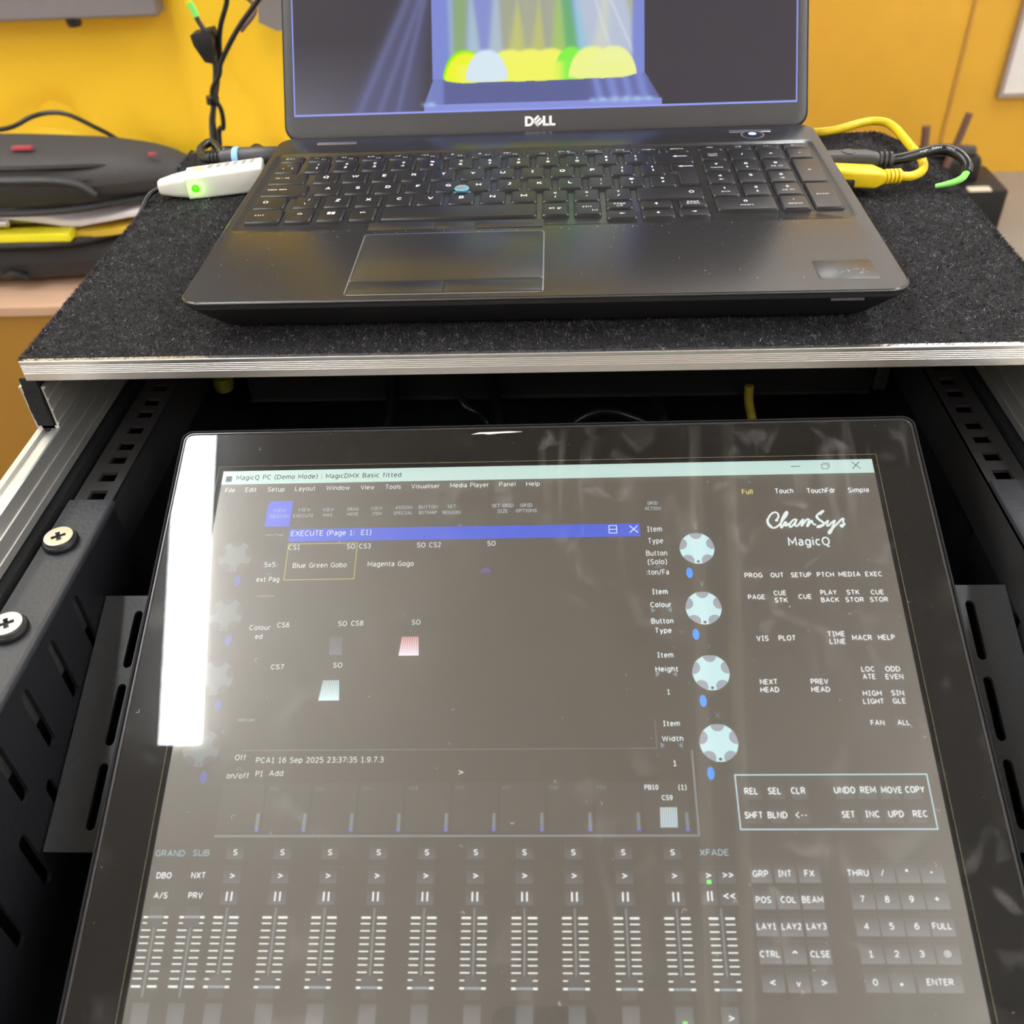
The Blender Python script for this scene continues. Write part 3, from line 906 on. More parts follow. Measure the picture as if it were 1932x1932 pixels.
# carpet pile: short tangled fibres, one object
N = 330000
fx = nrs.uniform(SX0, SX1, N)
fy = nrs.uniform(SY0 + 1.2, SY1, N)
edge = nrs.rand(N) < 0.05
side = nrs.rand(N) < 0.5
fx = np.where(edge, np.where(side, SX0, xmax(fy)) + nrs.uniform(-.6, .6, N), fx)
under = ((np.abs(fx) < 165) & (fy > 18) & (fy < 225)) | (fx > xmax(fy) + .7)
fx, fy, edge, side = fx[~under], fy[~under], edge[~under], side[~under]
N = len(fx)
fz = -22.6 + nrs.uniform(-.1, .5, N)
az = nrs.uniform(0, 2 * np.pi, N)
ln = nrs.uniform(1.0, 2.6, N)
el = np.clip(nrs.normal(0.4, 0.4, N), -0.1, 1.4)
az = np.where(edge & (nrs.rand(N) < .7), np.where(side, np.pi, 0) + nrs.normal(0, .8, N), az)
wd = nrs.uniform(0.09, 0.20, N)
d = np.stack([np.cos(az) * np.cos(el), np.sin(az) * np.cos(el), np.sin(el)], 1)
w = np.stack([-np.sin(az), np.cos(az), nrs.normal(0, .5, N)], 1)
base = np.stack([fx, fy, fz], 1)
tip = base + d * ln[:, None]
tip[:, 2] = np.maximum(tip[:, 2], -22.4)
V = np.empty((N, 3, 3))
V[:, 0] = base - w * wd[:, None]
V[:, 1] = base + w * wd[:, None]
V[:, 2] = tip
A = np.array(WORLD[shelf.name].inverted())
V = (V.reshape(-1, 3) @ A[:3, :3].T + A[:3, 3]) / 1000
me = bpy.data.meshes.new('carpet_pile')
me.vertices.add(3 * N)
me.vertices.foreach_set('co', V.ravel())
me.loops.add(3 * N)
me.loops.foreach_set('vertex_index', np.arange(3 * N, dtype=np.int32))
me.polygons.add(N)
me.polygons.foreach_set('loop_start', np.arange(0, 3 * N, 3, dtype=np.int32))
me.update(calc_edges=True)
cell = 2.6                      # tufts a few millimetres across, some paler, some darker
gv = nrs.lognormal(0, .55, (260, 160))
ci, cj = (fx - SX0 + 6) / cell, (fy - SY0 + 6) / cell
i0, j0 = ci.astype(int), cj.astype(int)
ti, tj = ci - i0, cj - j0
tuft = gv[i0, j0] * (1 - ti) * (1 - tj) + gv[i0 + 1, j0] * ti * (1 - tj) + gv[i0, j0 + 1] * (1 - ti) * tj + gv[i0 + 1, j0 + 1] * ti * tj
sh = np.clip(nrs.lognormal(-3.75, 0.85, N) * tuft, 0.003, 0.28)
sh = np.where(nrs.rand(N) < 0.008, nrs.uniform(.15, .45, N), sh)
tint = np.stack([sh * 1.06, sh * 0.95, sh * 1.08, np.ones(N)], 1)
at = me.color_attributes.new('shade', 'FLOAT_COLOR', 'POINT')
at.data.foreach_set('color', np.repeat(tint, 3, axis=0).ravel())
m = pm('carpet_fibre', (0.03, 0.03, 0.03), 0.6, spec=0.25)
a = m.node_tree.nodes.new('ShaderNodeAttribute')
a.attribute_name = 'shade'
m.node_tree.links.new(a.outputs['Color'], m.node_tree.nodes['Principled BSDF'].inputs['Base Color'])
me.materials.append(m)
o = bpy.data.objects.new('carpet_pile', me)
col.objects.link(o)
o.parent = shelf
o['kind'] = 'stuff'

# ------------------------------------------------------------------ rack brackets that carry the touch screen
TILT = math.radians(20.57)


def bracket(s):
    xw = -222.4 if s < 0 else 226.6          # plane of the upright web
    xo = -246.0 if s < 0 else 249.0
    yt = -46 if s < 0 else -36.5             # far end of the top flange
    lab = ['black slotted rack bracket on the left rail, two screws showing', 'black slotted rack bracket on the right rail'][s > 0]
    t = thing('rack_bracket', lab, 'bracket', ((xw + xo) / 2, -190, -89.8), group='brackets either side of the touch screen')
    fl = MB()
    a, b_ = min(xw, xo), max(xw, xo)
    # folded flange: flat, then a rounded bend into the web
    sg = -s
    prof = [(xo, -89.6), (xo, -87.4)] + [(xw - sg * 2 + sg * 2 * math.sin(q), -89.4 + 2 * math.cos(q)) for q in np.linspace(0, math.pi / 2, 6)] + [(xw, -91), (xw - sg * 2, -91), (xw - sg * 2, -89.6)]
    L = [[(x, y, z) for x, z in prof] for y in (-330, yt)]
    if s > 0:
        L = L[::-1]
    fl.loft(L[::-1])
    fl.build('top_flange', K['grey_steel'], t, smooth=40)
    # web with upright slots, built in (y, z) and stood up
    holes = []
    for k in range(8):
        yc = -108 - 28.4 * k - (0 if s < 0 else -8)
        holes.append(slot(yc, -116, 6.5, 38))
    for k in range(8):
        yc = -122 - 28.4 * k - (0 if s < 0 else -8)
        holes.append(slot(yc, -161, 6.5, 36))
    v, f = holed_plate([(-330, -230), (yt - 2, -230), (yt - 2, -91), (-330, -91)], holes, 1.8)
    MB().add([(xw - (z + 0) * s - s * 0, y, q) if True else None for y, q, z in [(p[0], p[1], p[2]) for p in v]], f).build('web', K['black_steel'], t, smooth=0)
    # tilted carrier arm with long slots, parallel to the screen
    La = 124.6
    wa = 62.0
    y_t, z_t = (-85.5, -118.6) if s < 0 else (-82.3, -116.6)
    # arm-local: u across (away from web towards the middle), v down the slope
    holes = []
    for k in range(3):
        vc = -(23.4 + 38.4 * k)
        holes.append(slot(19.0, vc, 4.3, 30.4))
    v, f = holed_plate([(0, -La), (wa, -La), (wa, 0), (0, 0)], holes, 2.0, 0.0)
    ct, st = math.cos(TILT), math.sin(TILT)
    pts = []
    for u, q, z in v:
        pts.append((xw - s * (u + 0.6), y_t + q * ct - z * st, z_t + q * st + z * ct))
    if s < 0:
        f = f
    MB().add(pts, f).build('carrier_arm', K['arm_steel'], t, smooth=0)
    return t


BR = {}
for s in (-1, 1):
    BR[s] = bracket(s)
    hx = -236.3 if s < 0 else 238.0
    for y in ((-80.1, -138.4) if s < 0 else (-138.0, -196.3)):
        sw = MB().lathe([(8.2, 0), (8.6, .8), (8.6, 2.2), (8.0, 3.0), (6.9, 3.2)], (hx, y, -87.4), 28, cap1=True)
        o = sw.build('washer', K['black_plastic'], BR[s], smooth=40)
        # pan head with a cross recess
        c = MB()
        cross = []
        for k in range(4):
            q = math.pi / 2 * k + 0.5
            for da, r in ((-0.36, 3.9), (0.36, 3.9), (math.pi / 4, 1.7)):
                cross.append((hx + r * math.cos(q + da), y + r * math.sin(q + da)))
        circ = [(hx + 6.8 * math.cos(2 * math.pi * k / 36), y + 6.8 * math.sin(2 * math.pi * k / 36)) for k in range(36)]
        v, f = holed_plate(circ, [cross], 2.4, 0.35)
        c.add([(a_, b_, z - 82.6) for a_, b_, z in v], f)
        c.lathe([(6.8, 0), (6.8, .4)], (hx, y, -85.6), 24)
        c.build('screw_head', K['zinc'], o, smooth=30)

# ------------------------------------------------------------------ gear inside the case
t = thing('rack_unit', 'black rack unit in the dark under the shelf', 'device', (30, 190, -133))
MB().box(-200, 214, 118, 280, -134, -40).build('unit_body', K['black_board'], t)
MB().box(-200, 214, 116.5, 118, -135.2, -133.2).build('lower_lip', K['dark_steel'], t)
MB().box(216, 224, 116, 130, -132, -112).box(216.5, 223.5, 115, 116, -124, -122.5).box(216.5, 223.5, 115, 116, -116, -114.5).build('side_catch', K['grey_plug'], t)
ic = [
    ([(-98, 108, -90), (-100, 106, -123), (-108, 106, -157), (-112, 60, -200), (-110, -20, -260), (-110, -80, -316)], 4.3, 'black_rubber', 'black cable dropping behind the touch screen, left of the middle'),
    ([(-36, 108, -90), (-34, 106, -118), (-29, 106, -156), (-24, 60, -200), (-20, -20, -260), (-20, -80, -316)], 4.3, 'black_rubber', 'black cable dropping behind the touch screen, near the middle'),
    ([(-70, 140, -128), (-53, 112, -138), (-38, 110, -156), (-20, 60, -210), (0, 0, -316)], 3.2, 'black_rubber', 'thin black cable slanting behind the touch screen near the middle'),
    ([(14, 90, -190), (18, 105, -160), (24, 108, -147), (40, 110, -142), (56, 109, -146), (70, 108, -157), (76, 90, -190), (70, 20, -316)], 4.0, 'black_rubber', 'black cable bent in a loop behind the touch screen'),
    ([(74, 108, -134), (80, 107, -154), (90, 60, -220), (95, 0, -316)], 4.0, 'black_rubber', 'black cable right of the looped one behind the touch screen'),
    ([(134, 112, -125), (135, 110, -137), (140, 108, -157), (150, 60, -220), (152, 0, -316)], 3.0, 'yellow_cable_dim', 'yellow cable dropping behind the touch screen on the right'),
]
for P, r, mt, lab in ic:
    tag(MB().tube(P, r, 8).build('inner_cable', K[mt], smooth=60), lab, 'cable', 'cables inside the case')
tag(MB().lathe([(6, 0), (7, 4), (6, 9), (0.5, 10)], (-214, 112, -121), 12).build('green_plug', K['olive_plastic'], smooth=60),
    'small green plug just under the shelf on the left', 'plug')
for k, (dx, mt, lab) in enumerate(((0, 'teal_cable', 'teal cable low in the left of the case, nearer the touch screen'), (-9, 'teal_cable', 'teal cable low in the left of the case, second from the screen'), (-24, 'black_rubber', 'black cable low in the left of the case beside the teal ones'))):
    tag(MB().tube([(-196 + dx, -140, -240), (-202 + dx, -190, -248), (-206 + dx, -235, -262), (-208 + dx, -300, -280)], 3.4, 8).build('inner_cable', K[mt], smooth=60), lab, 'cable', 'cables inside the case')

# ------------------------------------------------------------------ laptop
lap = thing('laptop', 'open dark grey laptop with a lighting picture on its screen, on the carpeted shelf', 'laptop', (0, 0, -21.5), rot=(0, 0, 0.004))
W2 = 179.6
DEP = 238.0


def lloop(w, h, cx, cy, r, z, n=6):
    return [(x, y, z) for x, y in rr(cx, cy, w, h, r, n)]


g = MB()
cy = DEP / 2
g.loft([lloop(2 * W2 - .8, DEP - .8, 0, cy, 11, -1.9), lloop(2 * W2 - .3, DEP - .3, 0, cy, 11, -1.5), lloop(2 * W2, DEP, 0, cy, 11, -1.1),
        lloop(2 * W2 - .5, DEP - .5, 0, cy, 11, -.35), lloop(2 * W2 - 1.6, DEP - 1.6, 0, cy, 10.5, 0),
        lloop(350.6, 125.6, -1.0, 145.6, 6, 0), lloop(347.2, 122.4, -1.0, 145.6, 5, -.3), lloop(343.0, 118.6, -1.0, 145.6, 4, -1.1)])
g.build('base', K['laptop_shell'], lap, smooth=30)
g = MB()
g.loft([lloop(2 * W2 - 34, DEP - 30, 0, cy + 4, 12, -19.5), lloop(2 * W2 - 22, DEP - 20, 0, cy + 2, 12, -18.8), lloop(2 * W2 - 9, DEP - 9, 0, cy, 11, -9.5), lloop(2 * W2 - .9, DEP - .9, 0, cy, 11, -4), lloop(2 * W2 - .7, DEP - .7, 0, cy, 11, -1.8)])
g.build('bottom_cover', K['laptop_under'], lap, smooth=30)
# worn bright line along the front and right-hand front corner
g = MB()
loop = rr(0, cy, 2 * W2 - .2, DEP - .2, 11, 10)
fr = [p for p in loop if p[1] < 14]
left = sorted([p for p in fr if p[0] < 0], key=lambda p: p[0])
arc = [p for p in loop[22:33]] + [p for p in loop[33:44]]
g.tube([(x, y, -.55) for x, y in arc], .32, 5, smooth=False)
g.build('worn_edge', K['laptop_edge'], lap)
for fx_, fy_ in ((-150, 26), (150, 26), (-150, 212), (150, 212)):
    MB().rbox(fx_, fy_, 26, 7, -22.3, -19.2, 3, .5).build('rubber_foot', K['black_rubber'], lap)

# touchpad, its two buttons and the three stick buttons
MB().rbox(-47.2, 41.0, 99.6, 72.4, -.4, .06, 2.5, .05).build('pad_surround', K['pad_edge'], lap)
MB().rbox(-47.2, 48.0, 98.2, 56.6, -.4, .14, 2.2, .05).build('touchpad', K['touchpad'], lap)
MB().box(-96.3, 1.9, 5.6, 19.8, -.3, .09).build('button_gap', K['laptop_under'], lap)
MB().rbox(-71.9, 12.4, 48.0, 12.8, -.3, .22, 1.6, .2).build('touchpad_button', K['touchpad'], lap)
MB().rbox(-22.6, 12.4, 48.6, 12.8, -.3, .22, 1.6, .2).build('touchpad_button', K['touchpad'], lap)
MB().rbox(-47.2, 86.9, 99.2, 11.4, -1.5, -.02, 1, .05).build('button_gap', K['laptop_under'], lap)
for a, b_ in ((-96.2, -58.9), (-58.1, -36.5), (-35.7, 1.7)):
    MB().rbox((a + b_) / 2, 86.9, b_ - a, 10.2, -1.5, .3 if b_ != -36.5 else .1, .8, .25).build('stick_button', K['touchpad'], lap)
# front-edge notch, status light window
MB().rbox(149, .25, 16, .6, -5.4, -4.2, .2, .1).build('status_window', K['grey_plug'], lap)
MB().rbox(152, 22, 29, 21, -.3, .02, 1.5, .01).build('palm_label', pm('label_ghost', (0.030, 0.029, 0.030), .30, nscale=600, cvar=.15), lap)
wk = MB()
for k in range(14):
    x = rnd.uniform(146, 163)
    y = rnd.uniform(17, 22)
    wk.poly([(x, y), (x + rnd.uniform(1, 2.4), y + rnd.uniform(-.3, .5)), (x + rnd.uniform(.5, 2), y + rnd.uniform(.8, 1.8))], .05)
wk.build('label_remnant', pm('remnant', (0.20, 0.18, 0.18), .6, nscale=200, cvar=.2), lap, smooth=0)
sp = MB()
for k in range(130):
    x, y = rnd.uniform(-170, 172), rnd.choice([rnd.uniform(4, 82), rnd.uniform(78, 84)])
    r = rnd.uniform(.10, .28)
    q = rnd.uniform(0, 6)
    sp.poly([(x + r * math.cos(q + j * 2.1) * rnd.uniform(.6, 1.6), y + r * math.sin(q + j * 2.1)) for j in range(3)], .16)
o = sp.build('dust_specks', K['dust'], lap, smooth=0)
o['kind'] = 'stuff'
# hinge mirrors and power button
for a, b_, y in ((-152.2, -125.4, 226.0), (123.5, 150.8, 226.8)):
    g = MB().rbox((a + b_) / 2, y, b_ - a, 4.4, -.5, .12, .6, .1)
    g.build('hinge_window', K['mirror_slot'], lap)
MB().lathe([(7.6, -.2), (7.6, .10), (6.9, .16), (6.6, .05)], (137.8, 219.6, 0), 30).build('power_ring', K['pad_edge'], lap, smooth=40)
MB().lathe([(6.5, -.2), (6.5, .12), (6.0, .2)], (137.8, 219.6, 0), 30).build('power_button', K['laptop_shell'], lap, smooth=40)
MB().lathe([(2.6, 0), (2.6, .3), (2.0, .42)], (137.9, 221.0, 0), 18).build('power_light', K['led_blue'], lap, smooth=40)

# ---- keys: (x0, x1, y_front, y_back, [(text, dx, dy, width, cap height)])
KEYS = []


def key(x0, x1, y0, y1, *legs):
    KEYS.append((x0, x1, y0, y1, legs))


def two(top, bot):
    return ((top, 0, 3.6, None, 2.7), (bot, 0, -1.9, None, 3.0))


P = 18.42
fr = [('Esc', -1.5, .8, 5.6, 1.5)], [('F1', 3.2, -1.6, 2.8, 1.3), ('<x', -2, 1, 3, 1.6)], [('F2', 3.2, -1.6, 2.8, 1.3), ('<)', -2, 1, 3, 1.6)], [('F3', 3.2, -1.6, 2.8, 1.3), ('<))', -2, 1, 4.4, 1.6)], \
    [('F4', 3.2, -1.6, 2.8, 1.3), ('oe', -2, 1, 4, 1.4)], [('F5', 3.2, -1.6, 2.8, 1.3), ('---', -2, 1.3, 4.6, .7)], [('F6', 3.2, -1.6, 2.8, 1.3), ('*', -2, 1, 2.0, 1.8)], [('F7', 3.2, -1.6, 2.8, 1.3), ('*', -2, 1, 2.4, 2.0)], \
    [('F8', 3.2, -1.6, 2.8, 1.3), ('[]/', -2, 1, 4.2, 1.6)], [('F9', 3.2, -1.6, 2.8, 1.3)], [('prt sc', -.6, .6, 7.6, 1.6), ('F10', 3.6, -2.2, 4, 1.1)], [('home', -.6, .8, 7.6, 1.6), ('F11', 3.6, -2.2, 4, 1.1)], \
    [('end', -.6, .8, 5.4, 1.6), ('F12', 3.6, -2.2, 4, 1.1)], [('insert', -.2, .2, 8, 1.7)], [('delete', 0, 0, 8.4, 1.7)]
for i in range(15):
    x = -169.4 + 17.76 * i
    key(x, x + 13.6, 191.6, 200.2, *fr[i])
for x, tx, w_ in ((99.9, '(=)', 3.6), (117.9, 'CE', 4.2), (135.8, '+/-', 4.2), (153.5, '<--', 5.0)):
    key(x, x + 14.3, 192.9, 200.4, (tx, 0, 0, w_, 1.6))
key(-169.5, -156.0, 173.2, 189.2, ("`", -2.6, -1.5, 1.2, 1.2), ("|", 3.2, -1.5, .5, 3.0), ("-,", 0, 3, 2.6, 1.2))
for i, (a, b_) in enumerate([('!', '1'), ('"', '2'), ('$', '3'), ('$', '4'), ('%', '5'), ('^', '6'), ('&', '7'), ('*', '8'), ('(', '9'), (')', '0'), ('_', '-'), ('+', '=')]):
    if b_ == '3':
        a = 'E'
    key(-150.4 + P * i, -150.4 + P * i + 13.7, 173.2, 189.2, *two(a, b_))
key(70.3, 94.0, 173.2, 189.2, ('ARROW_L', 4.5, 1.5, 9, 2.6))
key(-169.2, -147.6, 154.3, 170.2, ('|<-->|', -3.8, 1.0, 8.0, 2.4))
for i, ch in enumerate('QWERTYUIOP'):
    key(-141.4 + P * i, -141.4 + P * i + 13.8, 154.3, 170.2, (ch, 0, 1.0, None, 3.6))
key(-141.4 + P * 10, -141.4 + P * 10 + 13.8, 154.3, 170.2, *two('{', '['))
key(-141.4 + P * 11, -141.4 + P * 11 + 13.8, 154.3, 170.2, *two('}', ']'))
key(-169.7, -143.4, 135.4, 151.4, ('caps lock', -4.6, 1.2, 11.6, 2.0))
for i, ch in enumerate('ASDFGHJKL'):
    key(-136.8 + P * i, -136.8 + P * i + 13.8, 135.4, 151.4, (ch, 0, 1.0, None, 3.6))
key(-136.8 + P * 9, -136.8 + P * 9 + 13.8, 135.4, 151.4, *two(':', ';'))
key(-136.8 + P * 10, -136.8 + P * 10 + 13.8, 135.4, 151.4, *two('@', "'"))
key(-136.8 + P * 11, -136.8 + P * 11 + 13.8, 135.4, 151.4, *two('~', '#'))
key(-169.6, -152.2, 116.4, 132.4, ('SHIFT', -3, 0.6, 3.4, 3.2))
key(-146.0, -132.6, 116.4, 132.4, ('/', 1.2, 3.2, 1.2, 3.0), ('\\', -.4, -2.8, 1.0, 2.8))
for i, ch in enumerate('ZXCVBNM'):
    key(-127.4 + P * i, -127.4 + P * i + 13.8, 116.4, 132.4, (ch, 0, 1.0, None, 3.6))
for i, (a, b_) in enumerate((('<', ','), ('>', '.'), ('?', '/'))):
    x = -127.4 + P * (7 + i)
    key(x, x + 13.8, 116.4, 132.4, *two(a, b_))
key(56.6, 93.8, 116.4, 132.4, ('SHIFT', 12.5, 0.6, 3.4, 3.2))
key(-169.6, -150.6, 96.8, 113.2, ('ctrl', -3.2, 1, 5.2, 2.2))
key(-146.6, -132.6, 96.8, 113.2, ('fn', 0, 1.6, 2.8, 2.4))
key(-128.0, -114.3, 96.8, 113.2, ('WIN', 0, 1.6, 4.6, 3.4))
key(-109.4, -95.8, 96.8, 113.2, ('alt', 0, 1.6, 3.4, 2.2))
key(-90.7, -2.8, 96.8, 113.2)
key(1.5, 15.5, 96.8, 113.2, ('alt gr', 0, 1.0, 7.4, 2.2))
key(19.7, 33.9, 96.8, 113.2, ('ctrl', -.4, 2.0, 5.0, 2.2), ('[=]', 4, -3.2, 2.8, 2.0))
key(38.1, 52.2, 104.0, 113.2, ('page', 0, 1.8, 6.8, 1.9), ('up', 0, -1.2, 3.6, 1.9))
key(38.0, 53.8, 90.6, 100.4, ('ARROW_L', 0, .8, 3.2, 1.8))
key(57.5, 74.6, 103.8, 113.2, ('ARROW_U', 0, .4, 2.4, 3.0))
key(57.6, 74.6, 90.8, 100.4, ('ARROW_D', 0, .8, 2.4, 3.0))
key(79.6, 94.1, 104.6, 113.2, ('page', 0, 1.8, 6.8, 1.9), ('down', 0, -.8, 7.6, 1.9))
key(78.4, 94.1, 91.4, 100.4, ('ARROW_R', 0, .8, 3.2, 1.8))
NX = (100.1, 118.3, 136.2)
npad = [((175.8, 191.2), [[('num', 0, 1.4, 6, 1.6), ('lock', 0, -1.4, 5.6, 1.6)], [('/', 0, 0, 1.4, 3.4)], [('*', 0, 0, 2.6, 2.6)]]),
        ((157.0, 172.6), [[('7', 0, 2.6, 2.2, 2.8), ('home', 0, -2.8, 7.4, 1.8)], [('8', 0, 2.6, 2.2, 2.8), ('ARROW_U', 0, -3, 2, 2.6)], [('9', 0, 2.6, 2.2, 2.8), ('pg up', 0, -2.4, 7, 1.8)]]),
        ((137.9, 153.7), [[('4', 0, 2.6, 2.4, 2.8), ('ARROW_L', 0, -3, 3, 1.8)], [('5', 0, 2.6, 2.2, 2.8)], [('6', 0, 2.6, 2.2, 2.8), ('ARROW_R', 0, -3, 3, 1.8)]]),
        ((118.6, 134.6), [[('1', 0, 2.8, 1.4, 2.8), ('end', 0, -2.6, 5, 1.8)], [('2', 0, 2.8, 2.4, 2.8), ('ARROW_D', 0, -3, 2, 2.6)], [('3', 0, 2.8, 2.2, 2.8), ('pg dn', 0, -2.0, 7, 1.8)]])]
for (y0, y1), cells in npad:
    for x, lg in zip(NX, cells):
        key(x, x + 14.3, y0, y1, *lg)
key(153.8, 168.4, 175.6, 191.2, ('-', 0, 0, 1.8, .6))
key(153.9, 168.8, 136.6, 172.4, ('+', 0, 0, 2.6, 2.6))
key(154.0, 168.8, 98.2, 134.0, ('enter', 0, 1, 7.6, 1.9))
key(100.2, 132.7, 98.2, 115.4, ('0', 0, 2.8, 2.2, 2.8), ('insert', 0, -2.8, 7.4, 1.8))
key(136.2, 150.7, 98.2, 115.4, ('.', 0, 3.4, .7, .7), ('delete', 0, -2.4, 8.0, 1.8))


def arrow(mb, kind, x, y, w, h, z):
    d = {'L': 180, 'R': 0, 'U': 90, 'D': 270}[kind]
    L_, T_ = (w, h) if kind in 'LR' else (h, w)
    hd = min(L_ * .5, T_ * .9)
    pts = [(-L_ / 2, -T_ * .12), (L_ / 2 - hd, -T_ * .12), (L_ / 2 - hd, -T_ / 2), (L_ / 2, 0), (L_ / 2 - hd, T_ / 2), (L_ / 2 - hd, T_ * .12), (-L_ / 2, T_ * .12)]
    c, s = math.cos(math.radians(d)), math.sin(math.radians(d))
    mb.poly([(x + a * c - b_ * s, y + a * s + b_ * c) for a, b_ in pts], z)


NAT = {}
for x0, x1, y0, y1, legs in KEYS:
    cx_, cy_, w_, h_ = (x0 + x1) / 2, (y0 + y1) / 2, x1 - x0, y1 - y0
    g = MB()
    L = []
    for z, gx, r in ((-1.3, 1.1, 1.0), (-.2, .8, 1.2), (.30, .25, 1.2), (.52, 0, 1.0), (.56, -.25, .9)):
        L.append([(x, y, z) for x, y in rr(cx_, cy_, w_ + gx * 2 - .6, h_ + gx * 2 - .6, r, 2)])
    g.loft(L)
    kz = .56
    o = g.build('key', K['key_plastic'], lap, smooth=30)
    if legs:
        t = MB()
        for s, dx, dy, w, h in legs:
            X_, Y_, Z_ = cx_ + dx, cy_ + dy, kz + .03
            if s.startswith('ARROW_'):
                arrow(t, s[-1], X_, Y_, w, h, Z_)
            elif s == 'WIN':
                for a in (-1, 1):
                    for b_ in (-1, 1):
                        t.quad(X_ + a * 1.25 - 1.0, X_ + a * 1.25 + 1.0, Y_ + b_ * .95 - .75, Y_ + b_ * .95 + .75, Z_)
            elif s == 'SHIFT':
                P_ = [(-1.7, .2), (0, 1.9), (1.7, .2), (.9, .2), (.9, -1.4), (-.9, -1.4), (-.9, .2), (-1.7, .2)]
                for (a, b_), (c_, d_) in zip(P_[:-1], P_[1:]):
                    t.ribbon([(X_ + a, Y_ + b_), (X_ + c_, Y_ + d_)], .42, Z_)
            else:
                put_text(t, s, X_, Y_, w, h, Z_, 0, .17 if h > 2.2 else .14)
        t.build('legend', K['legend_white'], o, smooth=0)
# the stepped enter key is one L-shaped cap
g = MB()
out = [(79.6, 158.2), (83.3, 158.2), (83.3, 137.0), (94.0, 137.0), (95.0, 170.4), (79.6, 170.4)]
out = [(79.8, 158.2), (83.4, 157.0), (83.4, 137.2), (94.0, 137.2), (94.0, 170.2), (79.8, 170.2)]


def grow(P_, d_):
    n = len(P_)
    R_ = []
    for i in range(n):
        a, b_, c_ = Vector(P_[i - 1]), Vector(P_[i]), Vector(P_[(i + 1) % n])
        n1 = Vector(((b_ - a).y, -(b_ - a).x)).normalized()
        n2 = Vector(((c_ - b_).y, -(c_ - b_).x)).normalized()
        m_ = (n1 + n2).normalized()
        R_.append(tuple(b_ + m_ * d_ / max(.3, m_.dot(n1))))
    return R_


g.loft([[(x, y, z) for x, y in grow(out, d_)] for z, d_ in ((-1.3, .8), (-.2, .5), (.3, 0), (.52, -.25), (.56, -.5))])
o = g.build('key', K['key_plastic'], lap, smooth=30)
t = MB()
arrow(t, 'L', 88.5, 165.5, 9, 2.6, .6)
t.build('legend', K['legend_white'], o, smooth=0)
# pointing stick between G, H and B
g = MB()
g.lathe([(5.2, -1.0), (5.4, -.2), (5.0, 0.2)], (-47.3, 135.6, 0), 24)
g.build('stick_well', K['stick_grey'], lap, smooth=40)
g = MB().lathe([(3.0, -.8), (3.1, .6), (4.3, 1.2), (4.4, 2.0), (3.9, 2.4), (3.4, 2.2)], (-47.3, 135.6, 0), 24)
st_o = g.build('pointing_stick', K['stick_cyan'], lap, smooth=50, label='cyan pointing stick')
MB().lathe([(3.5, 1.9), (3.5, 2.3), (2.6, 2.7), (0.3, 2.6)], (-47.3, 135.6, 0), 24).build('stick_top', K['stick_grey'], st_o, smooth=50, label='worn grey top')

# ---- lid
LEAN = math.radians(35.82)
lidM = Matrix.Translation((0, 241.9, -8.0)) @ Matrix.Rotation(math.radians(90) - LEAN, 4, 'X')
LH = 240.0


def lid_build(mb, name, mat, parent, **kw):
    mb.xform(lidM)
    return mb.build(name, mat, parent, **kw)


g = MB()
g.loft([lloop(2 * W2 - 5, LH - 5, 0, 5 + LH / 2, 9, -6.8), lloop(2 * W2, LH, 0, 5 + LH / 2, 10, -4.0), lloop(2 * W2, LH, 0, 5 + LH / 2, 10, -1.2),
        lloop(2 * W2 - 1, LH - 1, 0, 5 + LH / 2, 9.5, -.5), lloop(2 * W2 - 2.4, LH - 2.4, 0, 5 + LH / 2, 9, -.5)])
lid = lid_build(g, 'lid', K['laptop_shell'], lap, smooth=30)
# bezel ring, rising slightly around the display
SXa, SXb, SYa, SYb = -172.6, 172.2, 21.2, 216.0
g = MB()
cxs, cys = (SXa + SXb) / 2, (SYa + SYb) / 2
g.loft([lloop(2 * W2 - 2.6, LH - 2.6, 0, 5 + LH / 2, 9, -.6), lloop(2 * W2 - 2.8, LH - 2.8, 0, 5 + LH / 2, 9, -.05), lloop(2 * W2 - 3.6, LH - 3.6, 0, 5 + LH / 2, 9, .15),
        lloop(SXb - SXa + 1.0, SYb - SYa + 1.0, cxs, cys, .3, .15), lloop(SXb - SXa, SYb - SYa, cxs, cys, .3, -.55)], cap0=False, cap1=False)
lid_build(g, 'screen_bezel', K['bezel_plastic'], lid, smooth=25)
for s in (-1, 1):
    lid_build(MB().tube([(s * 120, 3.6, -3.2), (s * 60, 3.6, -3.2)], 4.4, 12, smooth=False), 'hinge_barrel', K['laptop_under'], lid, smooth=40)

# the picture on the display: a stage with coloured light beams, drawn as vertex colours
NXs, NYs = 560, 300
gx = np.linspace(SXa, SXb, NXs)
gy = np.concatenate([np.linspace(SYa, 100, 210), np.linspace(100.8, SYb, NYs - 210)])
Xg, Yg = np.meshgrid(gx, gy)
srgb = np.empty(Xg.shape + (3,))
srgb[:] = (70, 66, 74)
# a little paler towards the lower left
srgb += (np.clip((-Xg - 60) / 110, 0, 1) * np.clip((70 - Yg) / 60, 0, 1))[..., None] * np.array([52, 54, 62])


def mix(mask, c, a=1.0):
    global srgb
    mk = (np.clip(mask, 0, 1) * a)[..., None]
    srgb = srgb * (1 - mk) + np.array(c, float) * mk


def soft(v, w):
    return 1 / (1 + np.exp(-np.clip(v / w, -40, 40)))


def band(x, a, b_, w):
    return soft(x - a, w) * soft(b_ - x, w)


def lerp(y, y0, x0, y1, x1):
    return x0 + (x1 - x0) * (y - y0) / (y1 - y0)


